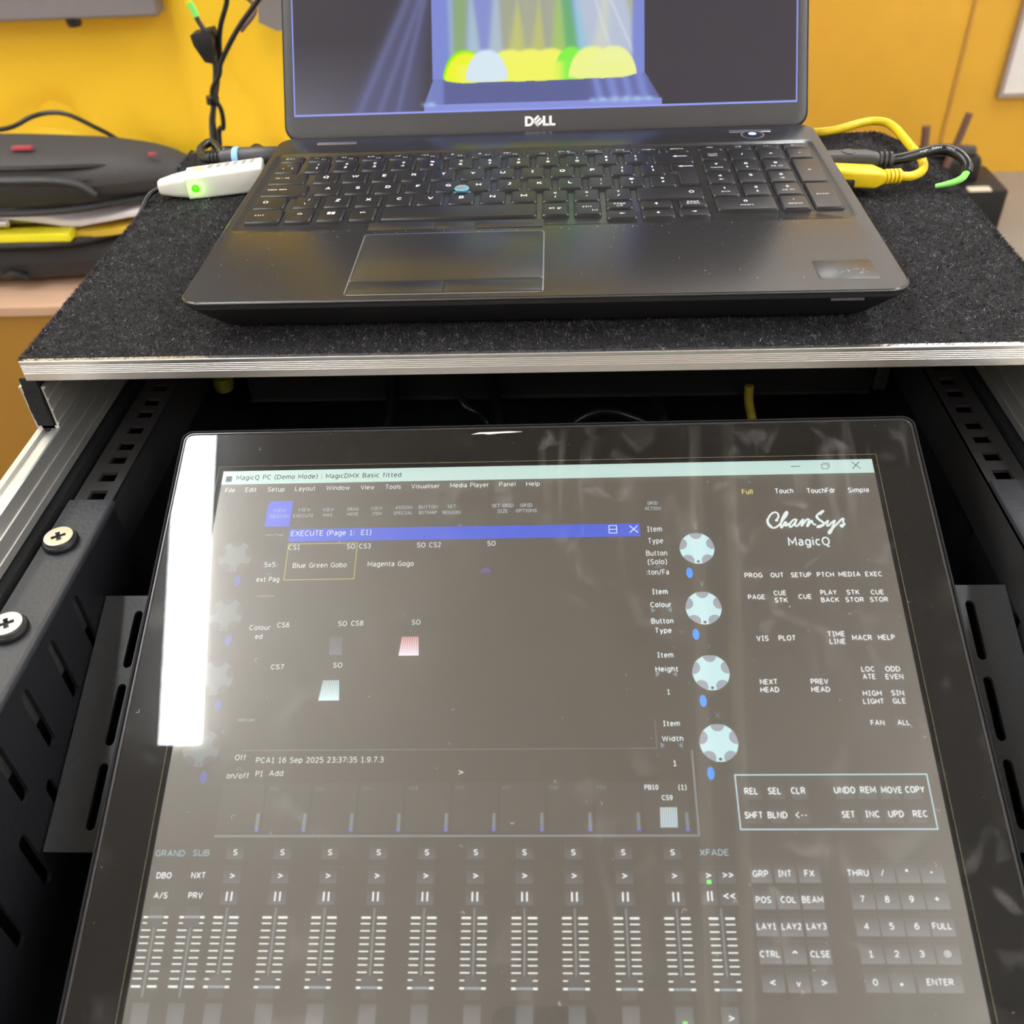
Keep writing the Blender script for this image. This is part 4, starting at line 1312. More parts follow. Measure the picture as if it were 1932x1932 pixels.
# pale shafts to the left of the stage
mix(band(Xg, lerp(Yg, 22, -133, 97, -94), lerp(Yg, 22, -86, 97, -77), 3) * soft(Yg - 12, 3), (96, 98, 140), .75)
for a, b_, w in ((-127, -92, 3.4), (-113, -83, 2.6), (-100, -80, 2.2)):
    mix(np.exp(-((Xg - lerp(Yg, 22, a, 97, b_)) / w) ** 2), (122, 128, 176), .5)
st = (Xg > -75.4) & (Xg < 69.7) & (Yg > 43.4)
mix(st.astype(float), (132, 144, 218))
# back wall between the side walls, beams falling on it
bw = band(Xg, -66, 61.5, .6) * st
beams = [(-64, -63.2, -60.6, -59, (168, 192, 222)), (-60.5, -61, -50, -51.4, (150, 178, 120)), (-50, -51.4, -46, -41.9, (178, 204, 214)), (-46, -41.9, -34, -35, (142, 152, 214)),
         (-33.5, -36, -28, -26, (186, 202, 212)), (-28.4, -27, -19, -20, (176, 178, 140)), (-18, -22, -15, -10, (206, 208, 118)), (-15, -12, -4, -6, (180, 182, 146)),
         (-3.5, -7, 0, 3, (204, 204, 118)), (0, 2, 10, 9, (178, 178, 150)), (9, 7, 14, 18, (176, 210, 110)), (14, 16, 20, 25, (110, 186, 112)), (21, 24, 26, 32, (160, 210, 226)),
         (24, 30, 62, 62, (196, 206, 222)), (40, 36, 46, 45, (212, 216, 206)), (57, 66, 63, 66, (180, 178, 140))]
for x0t, x0b, x1t, x1b, c in beams:
    a = lerp(Yg, 65, x0b, 94, x0t)
    b_ = lerp(Yg, 65, x1b, 94, x1t)
    mix(band(Xg, a, b_, .9) * bw * soft(Yg - 50, 2), c, .92)
mix(np.exp(-((Xg - lerp(Yg, 62, 60, 94, 46)) / 1.1) ** 2) * bw * soft(Yg - 56, 1), (228, 232, 244), .5)
mix(np.exp(-((Xg - lerp(Yg, 62, 46, 94, 36)) / 1.1) ** 2) * bw * soft(Yg - 56, 1), (228, 232, 244), .4)


def blob(xc, hw, top, base, c, a=1.0, sw=.5):
    u = (Xg - xc) / hw
    ty = base + (top - base) * np.sqrt(np.clip(1 - np.abs(u) ** 2.2, 0, 1))
    by = base + 2.0 * np.abs(u) ** 2.5
    mix(band(Yg, by, ty, sw) * (np.abs(u) < 1), c, a)


blob(-53.3, 15.2, 62.2, 40.6, (150, 250, 30))
blob(-52, 15.0, 60.6, 40.4, (246, 254, 50))
for xc in (-22.3, -8.2, 5.8):
    blob(xc, 16.5, 61.8, 40.3, (250, 253, 110))
blob(19.8, 12, 62.4, 40.2, (136, 250, 80))
blob(33.8, 16, 62.2, 40.6, (246, 253, 150))
blob(48.4, 16, 62.0, 40.6, (246, 252, 165))
mix(band(Yg, 40.5, 53, .5) * band(Xg, -58, 14, 1.5), (250, 253, 105), .9)
mix(band(Yg, 41, 51, .5) * band(Xg, 24, 58, 1.5), (246, 252, 150), .8)
blob(-38, 14.6, 62.2, 40.4, (222, 240, 252))
# stage floor and its front lip
fl_ = (Yg <= 43.5) & (Yg > 26.2) & (Xg > lerp(Yg, 43.4, -74.9, 27.1, -81.4)) & (Xg < lerp(Yg, 43.9, 69.8, 25.5, 80.9))
blk = fl_ | ((Yg <= 43.5) & (Yg > 26.2) & ((Xg < -66) | (Xg > 62)) & (Xg > -75) & (Xg < 70))
blob_m = (srgb[..., 1] > 215) & (Yg > 38.8)
fm = fl_ & ~blob_m
mix(fm.astype(float), (102, 108, 162))
mix(fm * soft(-68 - Xg, .5), (126, 138, 205), .9)
for xc, w in ((36, 3), (46, 4), (56, 3.5), (66, 4)):
    mix(fm * np.exp(-((Xg - xc - (42 - Yg) * .25) / w) ** 2), (136, 150, 222), .85)
mix(fm * soft(32 - Xg, 1) * soft(Xg + 66, 1), (96, 102, 154), .6)
lip = (Yg <= 26.6) & (Yg > 21.0) & (Xg > -81.5) & (Xg < 81.1)
mix(lip.astype(float), (142, 152, 226))
for xc, w, h_ in ((-78, 5, 1.6), (40, 8, 1.6), (56, 10, 2.0), (70, 8, 1.4)):
    mix(np.exp(-((Xg - xc) / w) ** 4 - ((Yg - 26.8) / h_) ** 2) * (.75 + .25 * np.sin(Xg * .8)), (176, 206, 244), .9)
# lit border of the window
bd = np.maximum.reduce([(Yg < SYa + 1.3) * 1.0, (Xg < SXa + 1.1) * 1.0, (Xg > SXb - 1.1) * 1.0])
mix(bd, (158, 168, 250))
ff = lambda v: np.where(v <= 0.04045, v / 12.92, ((v + 0.055) / 1.055) ** 2.4)
rgb = ff(np.clip(srgb, 0, 255) / 255)
vv = np.stack([Xg, Yg, np.full_like(Xg, -.3)], -1).reshape(-1, 3)
Lm = np.array(lidM)
vv = vv @ Lm[:3, :3].T + Lm[:3, 3]
A = np.array(WORLD[lid.name].inverted())
vv = (vv @ A[:3, :3].T + A[:3, 3]) / 1000
idx = np.arange(NXs * NYs).reshape(NYs, NXs)
qd = np.stack([idx[:-1, :-1], idx[:-1, 1:], idx[1:, 1:], idx[1:, :-1]], -1).reshape(-1, 4)
me = bpy.data.meshes.new('display_picture')
me.vertices.add(len(vv))
me.vertices.foreach_set('co', vv.ravel())
me.loops.add(qd.size)
me.loops.foreach_set('vertex_index', qd.ravel().astype(np.int32))
me.polygons.add(len(qd))
me.polygons.foreach_set('loop_start', np.arange(0, qd.size, 4, dtype=np.int32))
me.update(calc_edges=True)
at = me.color_attributes.new('pixels', 'FLOAT_COLOR', 'POINT')
at.data.foreach_set('color', np.concatenate([rgb.reshape(-1, 3), np.ones((len(vv), 1))], 1).ravel().astype(np.float32))
me.materials.append(screen_mat('laptop_pixels', (1, 1, 1), 0.92, gloss=.035, grough=.25, attr='pixels', gloss2=0))
o = bpy.data.objects.new('display_picture', me)
col.objects.link(o)
o.parent = lid

# maker's mark under the display: D, a slanted E, two Ls
g = MB()
lx, ly, u = -12.2, 13.6, 6.6          # left edge, middle, letter height
z = .2


def bar(pts):
    g.poly(pts, z)


def D():
    n = 10
    oo = [(lx, ly - u / 2), (lx + 2.9, ly - u / 2)] + [(lx + 2.9 + 3.1 * math.sin(q), ly - u / 2 * math.cos(q)) for q in np.linspace(0, math.pi, n)][1:-1] + [(lx + 2.9, ly + u / 2), (lx, ly + u / 2)]
    ii = [(lx + 1.7, ly - u / 2 + 1.5), (lx + 2.7, ly - u / 2 + 1.5)] + [(lx + 2.7 + 1.7 * math.sin(q), ly - (u / 2 - 1.5) * math.cos(q)) for q in np.linspace(0, math.pi, n)][1:-1] + [(lx + 2.7, ly + u / 2 - 1.5), (lx + 1.7, ly + u / 2 - 1.5)]
    m_ = len(oo)
    g.add([(x, y, z) for x, y in oo + ii], [(i, (i + 1) % m_, m_ + (i + 1) % m_, m_ + i) for i in range(m_)])


D()
# slanted E: a diagonal spine with three arms
ce = Vector((lx + 8.75, ly + .1))
ca, sa = math.cos(math.radians(42)), math.sin(math.radians(42))
R2 = lambda x, y: (ce.x + x * ca - y * sa, ce.y + x * sa + y * ca)
for y in (-2.3, -.15, 2.0):
    bar([R2(-2.6, y - .75), R2(2.75, y - .75), R2(2.75, y + .75), R2(-2.6, y + .75)])
bar([R2(-2.75, -3.05), R2(-1.2, -3.05), R2(-1.2, 2.75), R2(-2.75, 2.75)])
for x in (lx + 12.2, lx + 16.6):
    bar([(x, ly - u / 2), (x + 1.8, ly - u / 2), (x + 1.8, ly + u / 2), (x, ly + u / 2)])
    bar([(x, ly - u / 2), (x + 4.2, ly - u / 2), (x + 4.2, ly - u / 2 + 1.5), (x, ly - u / 2 + 1.5)])
lid_build(g, 'logo_lettering', K['logo_silver'], lid, smooth=0)

# ------------------------------------------------------------------ what is written on the touch screen
# (text, x, y on the screen in mm from its top middle, width, capital height, tint)
TX = [
    ('MagicQ PC (Demo Mode) : MagicDMX Basic fitted', -115.97, -29.97, 86.29, 2.88, 'k'), ('File', -161.27, -37.47, 5.07, 2.75, 'w'),
    ('Edit', -150.35, -37.38, 5.8, 2.74, 'w'), ('Setup', -137.19, -37.45, 8.81, 2.74, 'w'), ('Layout', -122.04, -37.25, 10.62, 2.74, 'w'),
    ('Window', -105.05, -37.19, 12.31, 2.73, 'w'), ('View', -89.74, -37.2, 7.09, 2.73, 'w'), ('Tools', -76.51, -37.16, 7.98, 2.73, 'w'),
    ('Visualiser', -59.8, -37.1, 14.64, 2.72, 'w'), ('Media Player', -37.25, -36.96, 19.88, 2.72, 'w'), ('Panel', -17.84, -36.85, 8.33, 2.71, 'w'),
    ('Help', -4.82, -36.92, 6.97, 2.71, 'w'), ('VIEW', -133.83, -49.97, 6.16, 1.95, 't'), ('DESIGN', -133.53, -53.35, 9.48, 1.94, 't'),
    ('VIEW', -121.13, -49.81, 6.33, 1.95, 't'), ('EXECUTE', -121.17, -53.28, 10.44, 1.94, 't'), ('VIEW', -108.69, -49.96, 5.95, 1.95, 't'),
    ('MAX', -108.76, -53.11, 4.76, 1.93, 't'), ('DRAG', -96.07, -49.9, 5.66, 1.94, 't'), ('MOVE', -95.99, -52.85, 5.64, 1.93, 't'),
    ('VIEW', -84.08, -49.73, 5.83, 1.94, 't'), ('ITEM', -83.71, -52.79, 4.65, 1.93, 't'), ('ASSIGN', -70.24, -49.49, 8.5, 1.94, 't'),
    ('SPECIAL', -70.39, -52.74, 9.54, 1.93, 't'), ('BUTTON', -57.85, -49.43, 9.54, 1.94, 't'), ('BITMAP', -57.82, -52.68, 8.89, 1.93, 't'),
    ('SET', -45.84, -49.37, 4.18, 1.94, 't'), ('REGION', -45.88, -52.82, 8.95, 1.92, 't'), ('SET GRID', -20.1, -49.37, 10.88, 1.93, 't'),
    ('SIZE', -20.1, -52.61, 5.12, 1.92, 't'), ('GRID', -8.17, -49.41, 5.91, 1.93, 't'), ('OPTIONS', -8.17, -52.55, 10.47, 1.92, 't'),
    ('GRID', 54.93, -49.46, 5.05, 1.92, 't'), ('ACTION', 54.91, -52.48, 7.81, 1.91, 't'),
    ('EXECUTE (Page 1:  E1)', -105.96, -63.42, 40.59, 2.99, 'w'), ('CS1', -123.62, -71.2, 5.57, 2.85, 'w'), ('SO', -95.2, -71.2, 4.13, 2.84, 'w'),
    ('CS3', -88.23, -71.13, 5.79, 2.84, 'w'), ('SO', -60.18, -71.03, 4.19, 2.83, 'w'), ('CS2', -53.3, -71.05, 5.75, 2.83, 'w'),
    ('SO', -25.4, -70.76, 4.07, 2.82, 'w'), ('5x5', -134.72, -80.63, 5.53, 2.79, 'w'), ('ext Pag', -134.6, -88.64, 11.23, 2.75, 'w'),
    ('Blue Green Gobo', -109.81, -81.32, 26.7, 2.78, 'w'), ('Magenta Gogo', -74.67, -81.12, 22.69, 2.78, 'w'),
    ('Colour', -134.92, -113.94, 10.33, 2.6, 'w'), ('ed', -134.96, -118.49, 3.37, 2.58, 'w'), ('CS6', -123.88, -112.73, 5.84, 2.61, 'w'),
    ('SO', -95.49, -112.37, 4.21, 2.6, 'w'), ('CS8', -88.49, -112.28, 5.8, 2.6, 'w'), ('SO', -60.35, -112.1, 4.18, 2.59, 'w'),
    ('CS7', -124.02, -133.69, 6.04, 2.49, 'w'), ('SO', -95.71, -133.12, 4.28, 2.48, 'w'), ('Off', -135.1, -175.84, 4.9, 2.57, 'w'),
    ('PCA1 16 Sep 2025 23:37:35 1.9.7.3', -99.47, -177.11, 56.89, 2.56, 'w'), ('Main Page', -134.51, -64.0, 9.11, 1.2, 't'),
    ('Accelerator', -134.55, -97.54, 8.79, 1.02, 't'), ('MIDI Last', -135.12, -158.84, 7.65, 1.14, 't'),
    ('on/off', -135.12, -183.86, 9.94, 2.53, 'w'), ('P1', -125.65, -183.06, 3.28, 2.53, 'w'), ('Add', -118.15, -182.86, 6.17, 2.53, 'w'),
    ('PB2', -117.99, -189.69, 3.72, 1.51, 'g'), ('PB3', -97.59, -189.77, 3.85, 1.5, 'g'), ('PB4', -77.31, -189.69, 3.68, 1.5, 'g'),
    ('PB5', -57.03, -189.69, 3.67, 1.5, 'g'), ('PB6', -36.77, -189.46, 3.8, 1.57, 'g'), ('PB7', -16.52, -189.54, 3.63, 1.56, 'g'),
    ('PB8', 3.83, -189.46, 3.69, 1.56, 'g'), ('PB9', 24.04, -189.54, 3.67, 1.56, 'g'), ('PB10', 45.4, -189.54, 5.82, 2.22, 'b'),
    ('(1)', 58.62, -189.59, 3.5, 2.22, 'b'), ('CS9', 51.83, -193.9, 4.52, 2.19, 'b'), ('>', -36.69, -182.84, 2.3, 1.97, 'w'),
    ('1', 56.16, -179.33, 1.51, 2.57, 'b'), ('Item', 54.92, -64.19, 7.2, 3.04, 'w'), ('Type', 55.04, -70.72, 7.41, 2.99, 'w'),
    ('Button', 55.11, -77.44, 10.06, 2.95, 'w'), ('(Solo)', 55.17, -82.09, 9.25, 2.92, 'w'), (':ton/Fa', 54.97, -87.62, 10.7, 2.89, 'w'),
    ('Item', 55.27, -97.96, 7.28, 2.82, 'b'), ('Colour', 55.34, -104.66, 9.93, 2.78, 'b'), ('Button', 55.42, -112.94, 10.17, 2.73, 'b'),
    ('Type', 55.5, -117.69, 7.69, 2.7, 'b'), ('Item', 55.57, -129.75, 7.34, 2.63, 'b'), ('Height', 55.8, -136.5, 10.3, 2.59, 'b'),
    ('1', 55.81, -147.33, 1.41, 2.53, 'b'), ('Item', 55.98, -161.78, 7.38, 2.45, 'b'), ('Width', 56.01, -168.52, 9.31, 2.41, 'b'),
    ('E', 75.38, -62.91, 1.62, 3.04, 'g'), ('F', 75.67, -94.32, 1.65, 2.84, 'g'), ('Y', 76.0, -126.05, 2.07, 2.65, 'g'),
    ('X', 76.57, -158.13, 2.23, 2.46, 'g'), ('Full', 102.49, -43.85, 5.29, 2.95, 'y'), ('Touch', 120.67, -43.72, 8.98, 2.94, 'b'),
    ('TouchFdr', 138.92, -43.9, 14.02, 2.94, 'b'), ('Simple', 157.34, -43.99, 10.36, 2.93, 'b'), ('MagicQ', 128.82, -72.32, 19.91, 4.78, 'q'),
    ('PROG', 100.21, -90.01, 8.42, 2.58, 'B'), ('OUT', 111.36, -90.09, 6.1, 2.58, 'B'), ('SETUP', 122.64, -90.17, 9.53, 2.58, 'B'),
    ('PTCH', 134.03, -90.17, 7.95, 2.57, 'B'), ('MEDIA', 145.27, -90.16, 10.22, 2.57, 'B'), ('EXEC', 156.55, -90.24, 7.75, 2.57, 'B'),
    ('PAGE', 100.33, -101.34, 7.91, 2.52, 'B'), ('CUE', 111.47, -99.42, 5.87, 2.53, 'B'), ('STK', 111.56, -103.11, 6.01, 2.51, 'B'),
    ('CUE', 122.88, -101.47, 6.09, 2.51, 'B'), ('PLAY', 134.07, -99.47, 7.54, 2.52, 'B'), ('BACK', 134.22, -103.25, 8.32, 2.5, 'B'),
    ('STK', 145.39, -99.54, 5.83, 2.52, 'B'), ('STOR', 145.53, -103.32, 8.46, 2.5, 'B'), ('CUE', 156.6, -99.62, 6.05, 2.52, 'B'),
    ('STOR', 156.73, -103.39, 8.28, 2.5, 'B'), ('VIS', 100.59, -122.14, 5.5, 2.67, 'B'), ('PLOT', 111.84, -122.09, 7.71, 2.66, 'B'),
    ('TIME', 134.31, -120.38, 7.93, 2.67, 'B'), ('LINE', 134.41, -123.99, 7.18, 2.65, 'B'), ('MACR', 145.67, -122.32, 8.91, 2.65, 'B'),
    ('HELP', 156.69, -122.28, 7.55, 2.65, 'B'), ('LOC', 145.7, -137.4, 5.89, 2.56, 'B'), ('ATE', 145.67, -140.95, 5.64, 2.54, 'B'),
    ('ODD', 156.67, -137.43, 6.57, 2.56, 'B'), ('EVEN', 156.77, -141.05, 7.78, 2.54, 'B'), ('NEXT', 100.84, -142.99, 7.78, 2.54, 'B'),
    ('HEAD', 100.89, -146.67, 8.29, 2.52, 'B'), ('PREV', 123.37, -143.04, 7.74, 2.54, 'B'), ('HEAD', 123.33, -146.71, 8.25, 2.51, 'B'),
    ('HIGH', 145.62, -148.68, 8.19, 2.5, 'B'), ('LIGHT', 145.58, -152.38, 9.07, 2.48, 'B'), ('SIN', 156.77, -148.62, 5.5, 2.49, 'B'),
    ('GLE', 156.8, -152.31, 5.7, 2.47, 'B'), ('FAN', 145.61, -162.02, 5.95, 2.42, 'B'), ('ALL', 156.84, -162.03, 5.34, 2.42, 'B'),
    ('REL', 87.49, -191.31, 5.6, 2.86, 'B'), ('SEL', 97.29, -191.27, 5.44, 2.86, 'B'), ('CLR', 107.2, -191.16, 5.94, 2.85, 'B'),
    ('UNDO', 126.67, -191.01, 8.77, 2.85, 'B'), ('REM', 136.47, -190.97, 6.42, 2.85, 'B'), ('MOVE', 146.26, -191.01, 8.66, 2.84, 'B'),
    ('COPY', 155.95, -190.89, 7.91, 2.84, 'B'), ('SHFT', 87.41, -201.24, 7.5, 2.79, 'B'), ('BLND', 97.31, -201.19, 8.07, 2.79, 'B'),
    ('<--', 107.18, -201.21, 4.86, 2.78, 'B'), ('SET', 126.63, -201.04, 5.34, 2.78, 'B'), ('INC', 136.54, -200.92, 5.91, 2.78, 'B'),
    ('UPD', 146.26, -200.88, 6.32, 2.77, 'B'), ('REC', 156.15, -200.83, 5.95, 2.77, 'B'), ('GRP', 87.43, -224.46, 6.37, 2.63, 'B'),
    ('INT', 97.23, -224.39, 5.44, 2.63, 'B'), ('FX', 107.18, -224.32, 4.01, 2.63, 'B'), ('THRU', 126.63, -224.17, 8.55, 2.62, 'B'),
    ('/', 136.48, -224.1, 1.33, 2.62, 'B'), ('POS', 87.46, -234.4, 6.08, 2.57, 'B'), ('COL', 97.35, -234.32, 6.13, 2.57, 'B'),
    ('BEAM', 107.02, -234.3, 8.48, 2.56, 'B'), ('7', 126.76, -234.07, 1.66, 2.56, 'B'), ('8', 136.53, -234.12, 1.86, 2.56, 'B'),
    ('9', 146.17, -234.04, 1.79, 2.55, 'B'), ('LAY1', 87.47, -244.28, 7.59, 2.5, 'B'), ('LAY2', 97.32, -244.25, 7.71, 2.5, 'B'),
    ('LAY3', 107.08, -244.22, 7.69, 2.5, 'B'), ('4', 126.68, -244.11, 1.91, 2.49, 'B'), ('5', 136.48, -244.08, 1.84, 2.49, 'B'),
    ('6', 146.21, -244.05, 1.97, 2.49, 'B'), ('FULL', 156.04, -243.96, 7.46, 2.49, 'B'), ('CTRL', 87.57, -254.29, 7.83, 2.44, 'B'),
    ('CLSE', 107.09, -254.21, 7.59, 2.43, 'B'), ('1', 126.73, -254.13, 1.69, 2.43, 'B'), ('2', 136.58, -254.03, 1.95, 2.43, 'B'),
    ('3', 146.22, -253.99, 2.01, 2.42, 'B'), ('@', 156.05, -253.96, 2.75, 2.42, 'B'), ('0', 126.59, -264.02, 2.06, 2.37, 'B'),
    ('ENTER', 151.16, -263.84, 10.12, 2.36, 'B'), ('*', 146.29, -223.23, 1.61, 1.48, 'B'), ('-', 156.03, -223.89, 1.25, 0.54, 'B'),
    ('+', 156.16, -233.96, 2.2, 2.09, 'B'), ('^', 97.35, -253.62, 2.45, 1.13, 'B'), ('<', 87.53, -264.34, 2.35, 2.07, 'B'),
    ('v', 97.26, -264.54, 1.74, 2.29, 'B'), ('>', 107.09, -264.3, 2.34, 2.07, 'B'), ('.', 136.45, -264.76, 1.06, 0.73, 'B'),
    ('>', 70.23, -276.68, 2.32, 2.01, 'B'), ('>', 66.27, -225.15, 2.34, 2.03, 'B'), ('>>', 74.16, -225.01, 4.47, 2.03, 'B'),
    ('<<', 74.11, -233.03, 4.84, 2.25, 'B'), ('XFADE', 69.51, -216.19, 11.92, 2.56, 'x'), ('GRAND', -159.25, -216.42, 12.71, 2.55, 'x'),
    ('SUB', -145.97, -216.29, 7.09, 2.55, 'x'), ('DBO', -160.25, -225.26, 6.37, 2.5, 'B'), ('NXT', -145.61, -225.19, 6.05, 2.49, 'B'),
    ('A/S', -160.19, -233.1, 5.78, 2.45, 'B'), ('PRV', -145.5, -233.08, 5.99, 2.45, 'B'), ('S', -131.26, -216.02, 1.96, 2.41, 'B'),
    ('S', -111.12, -216.04, 1.95, 2.4, 'B'), ('S', -90.8, -216.05, 1.94, 2.39, 'B'), ('S', -70.19, -216.06, 1.93, 2.39, 'B'),
    ('S', -49.84, -216.07, 1.92, 2.38, 'B'), ('S', -29.3, -216.08, 1.91, 2.38, 'B'), ('S', -8.92, -216.09, 1.9, 2.37, 'B'),
    ('S', 11.43, -216.1, 1.89, 2.37, 'B'), ('S', 32.06, -216.11, 1.88, 2.36, 'B'), ('S', 52.43, -216.13, 1.87, 2.35, 'B'),
    ('>', -131.22, -225.4, 2.23, 2.07, 'B'), ('>', -110.97, -225.39, 2.22, 2.07, 'B'), ('>', -90.8, -225.38, 2.21, 2.06, 'B'),
    ('>', -70.23, -225.37, 2.2, 2.06, 'B'), ('>', -49.89, -225.36, 2.19, 2.05, 'B'), ('>', -29.21, -225.34, 2.18, 2.05, 'B'),
    ('>', -8.91, -225.33, 2.17, 2.05, 'B'), ('>', 11.43, -225.32, 2.16, 2.04, 'B'), ('>', 32.16, -225.31, 2.15, 2.04, 'B'),
    ('>', 52.45, -225.3, 2.14, 2.03, 'B'),
]
U_script = [
    [(115.63, -60.57), (114.44, -60.55), (114.89, -60.09), (115.95, -58.73), (116.02, -56.87), (114.76, -55.92), (112.93, -56.66), (111.34, -58.64), (110.41, -60.78), (110.47, -62.46), (111.47, -64.01), (113.12, -64.65), (115.1, -63.62), (116.63, -62.12), (118.23, -60.0), (119.8, -58.18), (120.71, -56.35), (120.4, -55.72), (119.49, -56.48), (117.95, -59.07), (116.97, -61.51), (116.52, -63.95), (116.84, -64.57), (117.66, -63.36), (118.83, -61.55), (119.45, -61.87), (118.58, -63.38), (119.38, -63.4), (120.86, -62.2)],
    [(124.35, -59.97), (123.25, -60.25), (121.74, -61.6), (120.7, -63.42), (121.1, -64.34), (122.59, -63.15), (124.2, -61.04), (124.88, -59.98), (123.81, -61.95), (123.47, -63.47), (124.36, -63.79), (125.58, -62.6), (126.87, -60.94), (127.91, -60.19), (127.29, -61.71), (126.47, -63.83), (128.04, -62.03), (129.63, -60.22), (130.64, -60.55), (129.06, -64.19), (130.64, -62.38), (131.79, -60.88), (132.05, -61.8), (132.42, -62.88), (133.7, -63.21)],
    [(136.37, -57.73), (136.72, -57.12), (138.26, -55.76), (137.89, -55.6), (135.95, -56.95), (134.53, -58.47), (134.75, -59.7), (136.37, -61.27), (137.63, -62.52), (136.79, -63.72), (135.07, -64.6), (134.02, -64.58), (134.64, -63.99), (136.57, -63.41), (138.34, -62.22), (139.84, -61.03), (139.26, -62.24), (138.77, -63.76), (139.69, -63.77), (141.24, -62.28), (143.01, -61.09), (141.84, -63.51), (140.36, -66.22), (138.9, -68.01), (139.84, -67.87), (141.24, -65.63), (142.84, -63.83), (144.71, -62.04), (146.58, -60.24), (147.38, -60.25), (146.91, -61.47), (147.06, -63.0), (146.01, -64.65), (145.34, -63.88), (146.31, -63.59), (147.83, -63.17)],
]

# ------------------------------------------------------------------ touch screen
mon = thing('touch_monitor', 'black rack touch screen showing a lighting desk with faders and number keys', 'monitor',
            (0.982, -28.88, -54.37), rot=(0.35904, -0.00303, 0.00971))
MK = 366.0 / 386.0      # the tables below were measured on a 386 mm wide frame
mon.scale = (MK, MK, MK)
WORLD[mon.name] = WORLD[mon.name] @ Matrix.Scale(MK, 4)
MW, MH = 386.0, 318.0
L = lambda w, h, r, z: [(x, y, z) for x, y in rr(0, -MH / 2, w, h, r, 6)]
g = MB()
g.loft([L(MW - 8, MH - 8, 4, -40), L(MW - 1, MH - 1, 6, -38.5), L(MW, MH, 6.5, -34), L(MW, MH, 6.5, -1.2), L(MW - .8, MH - .8, 6, -.2), L(MW - 1.8, MH - 1.8, 5.8, .25),
        L(MW - 2.8, MH - 2.8, 5.4, .1), L(MW - 3.2, MH - 3.2, 5.2, -.7), L(MW - 4.4, MH - 4.4, 5, -.8), L(MW - 4.6, MH - 4.6, 5, -2.2)])
g.build('housing', K['monitor_shell'], mon, local=True, smooth=30)
MB().rbox(0, -MH / 2, 300, 250, -62, -38.5, 8, 3).build('rear_housing', K['black_steel'], mon, local=True)
g = MB()
g.loft([L(MW - 4.2, MH - 4.2, 5, -.85), L(MW - 4.3, MH - 4.3, 5, .05), L(MW - 5.0, MH - 5.0, 4.8, .45), L(MW - 5.9, MH - 5.9, 4.4, .45), L(MW - 6.6, MH - 6.6, 4.2, .05), L(MW - 6.8, MH - 6.8, 4.2, -.6)], cap0=False, cap1=False)
g.build('inner_lip', K['monitor_lip'], mon, local=True, smooth=25)
# black printed border under the glass, open over the panel
OX0, OX1, OY0, OY1 = -169.0, 169.3, -295.5, -23.4
g = MB()
g.loft([L(MW - 6.8, MH - 6.8, 4, -.55), [(x, y, -.55) for x, y in rr((OX0 + OX1) / 2, (OY0 + OY1) / 2, OX1 - OX0, OY1 - OY0, .3, 6)],
        [(x, y, -1.1) for x, y in rr((OX0 + OX1) / 2, (OY0 + OY1) / 2, OX1 - OX0, OY1 - OY0, .3, 6)]], cap0=False, cap1=False)
g.build('glass_border', K['mask_black'], mon, local=True, smooth=20)
g = MB()
for a, b_ in (((OX0, OY0), (OX0, OY1)), ((OX0, OY1), (OX1, OY1)), ((OX1, OY1), (OX1, OY0))):
    g.ribbon([a, ((a[0] + b_[0]) / 2, (a[1] + b_[1]) / 2), b_], .28, -.5)
g.build('border_dust_line', K['edge_dust'], mon, local=True, smooth=0)
MB().quad(OX0, OX1, OY0, OY1, -1.12).build('panel_surround', K['mask_black'], mon, local=True, smooth=0)

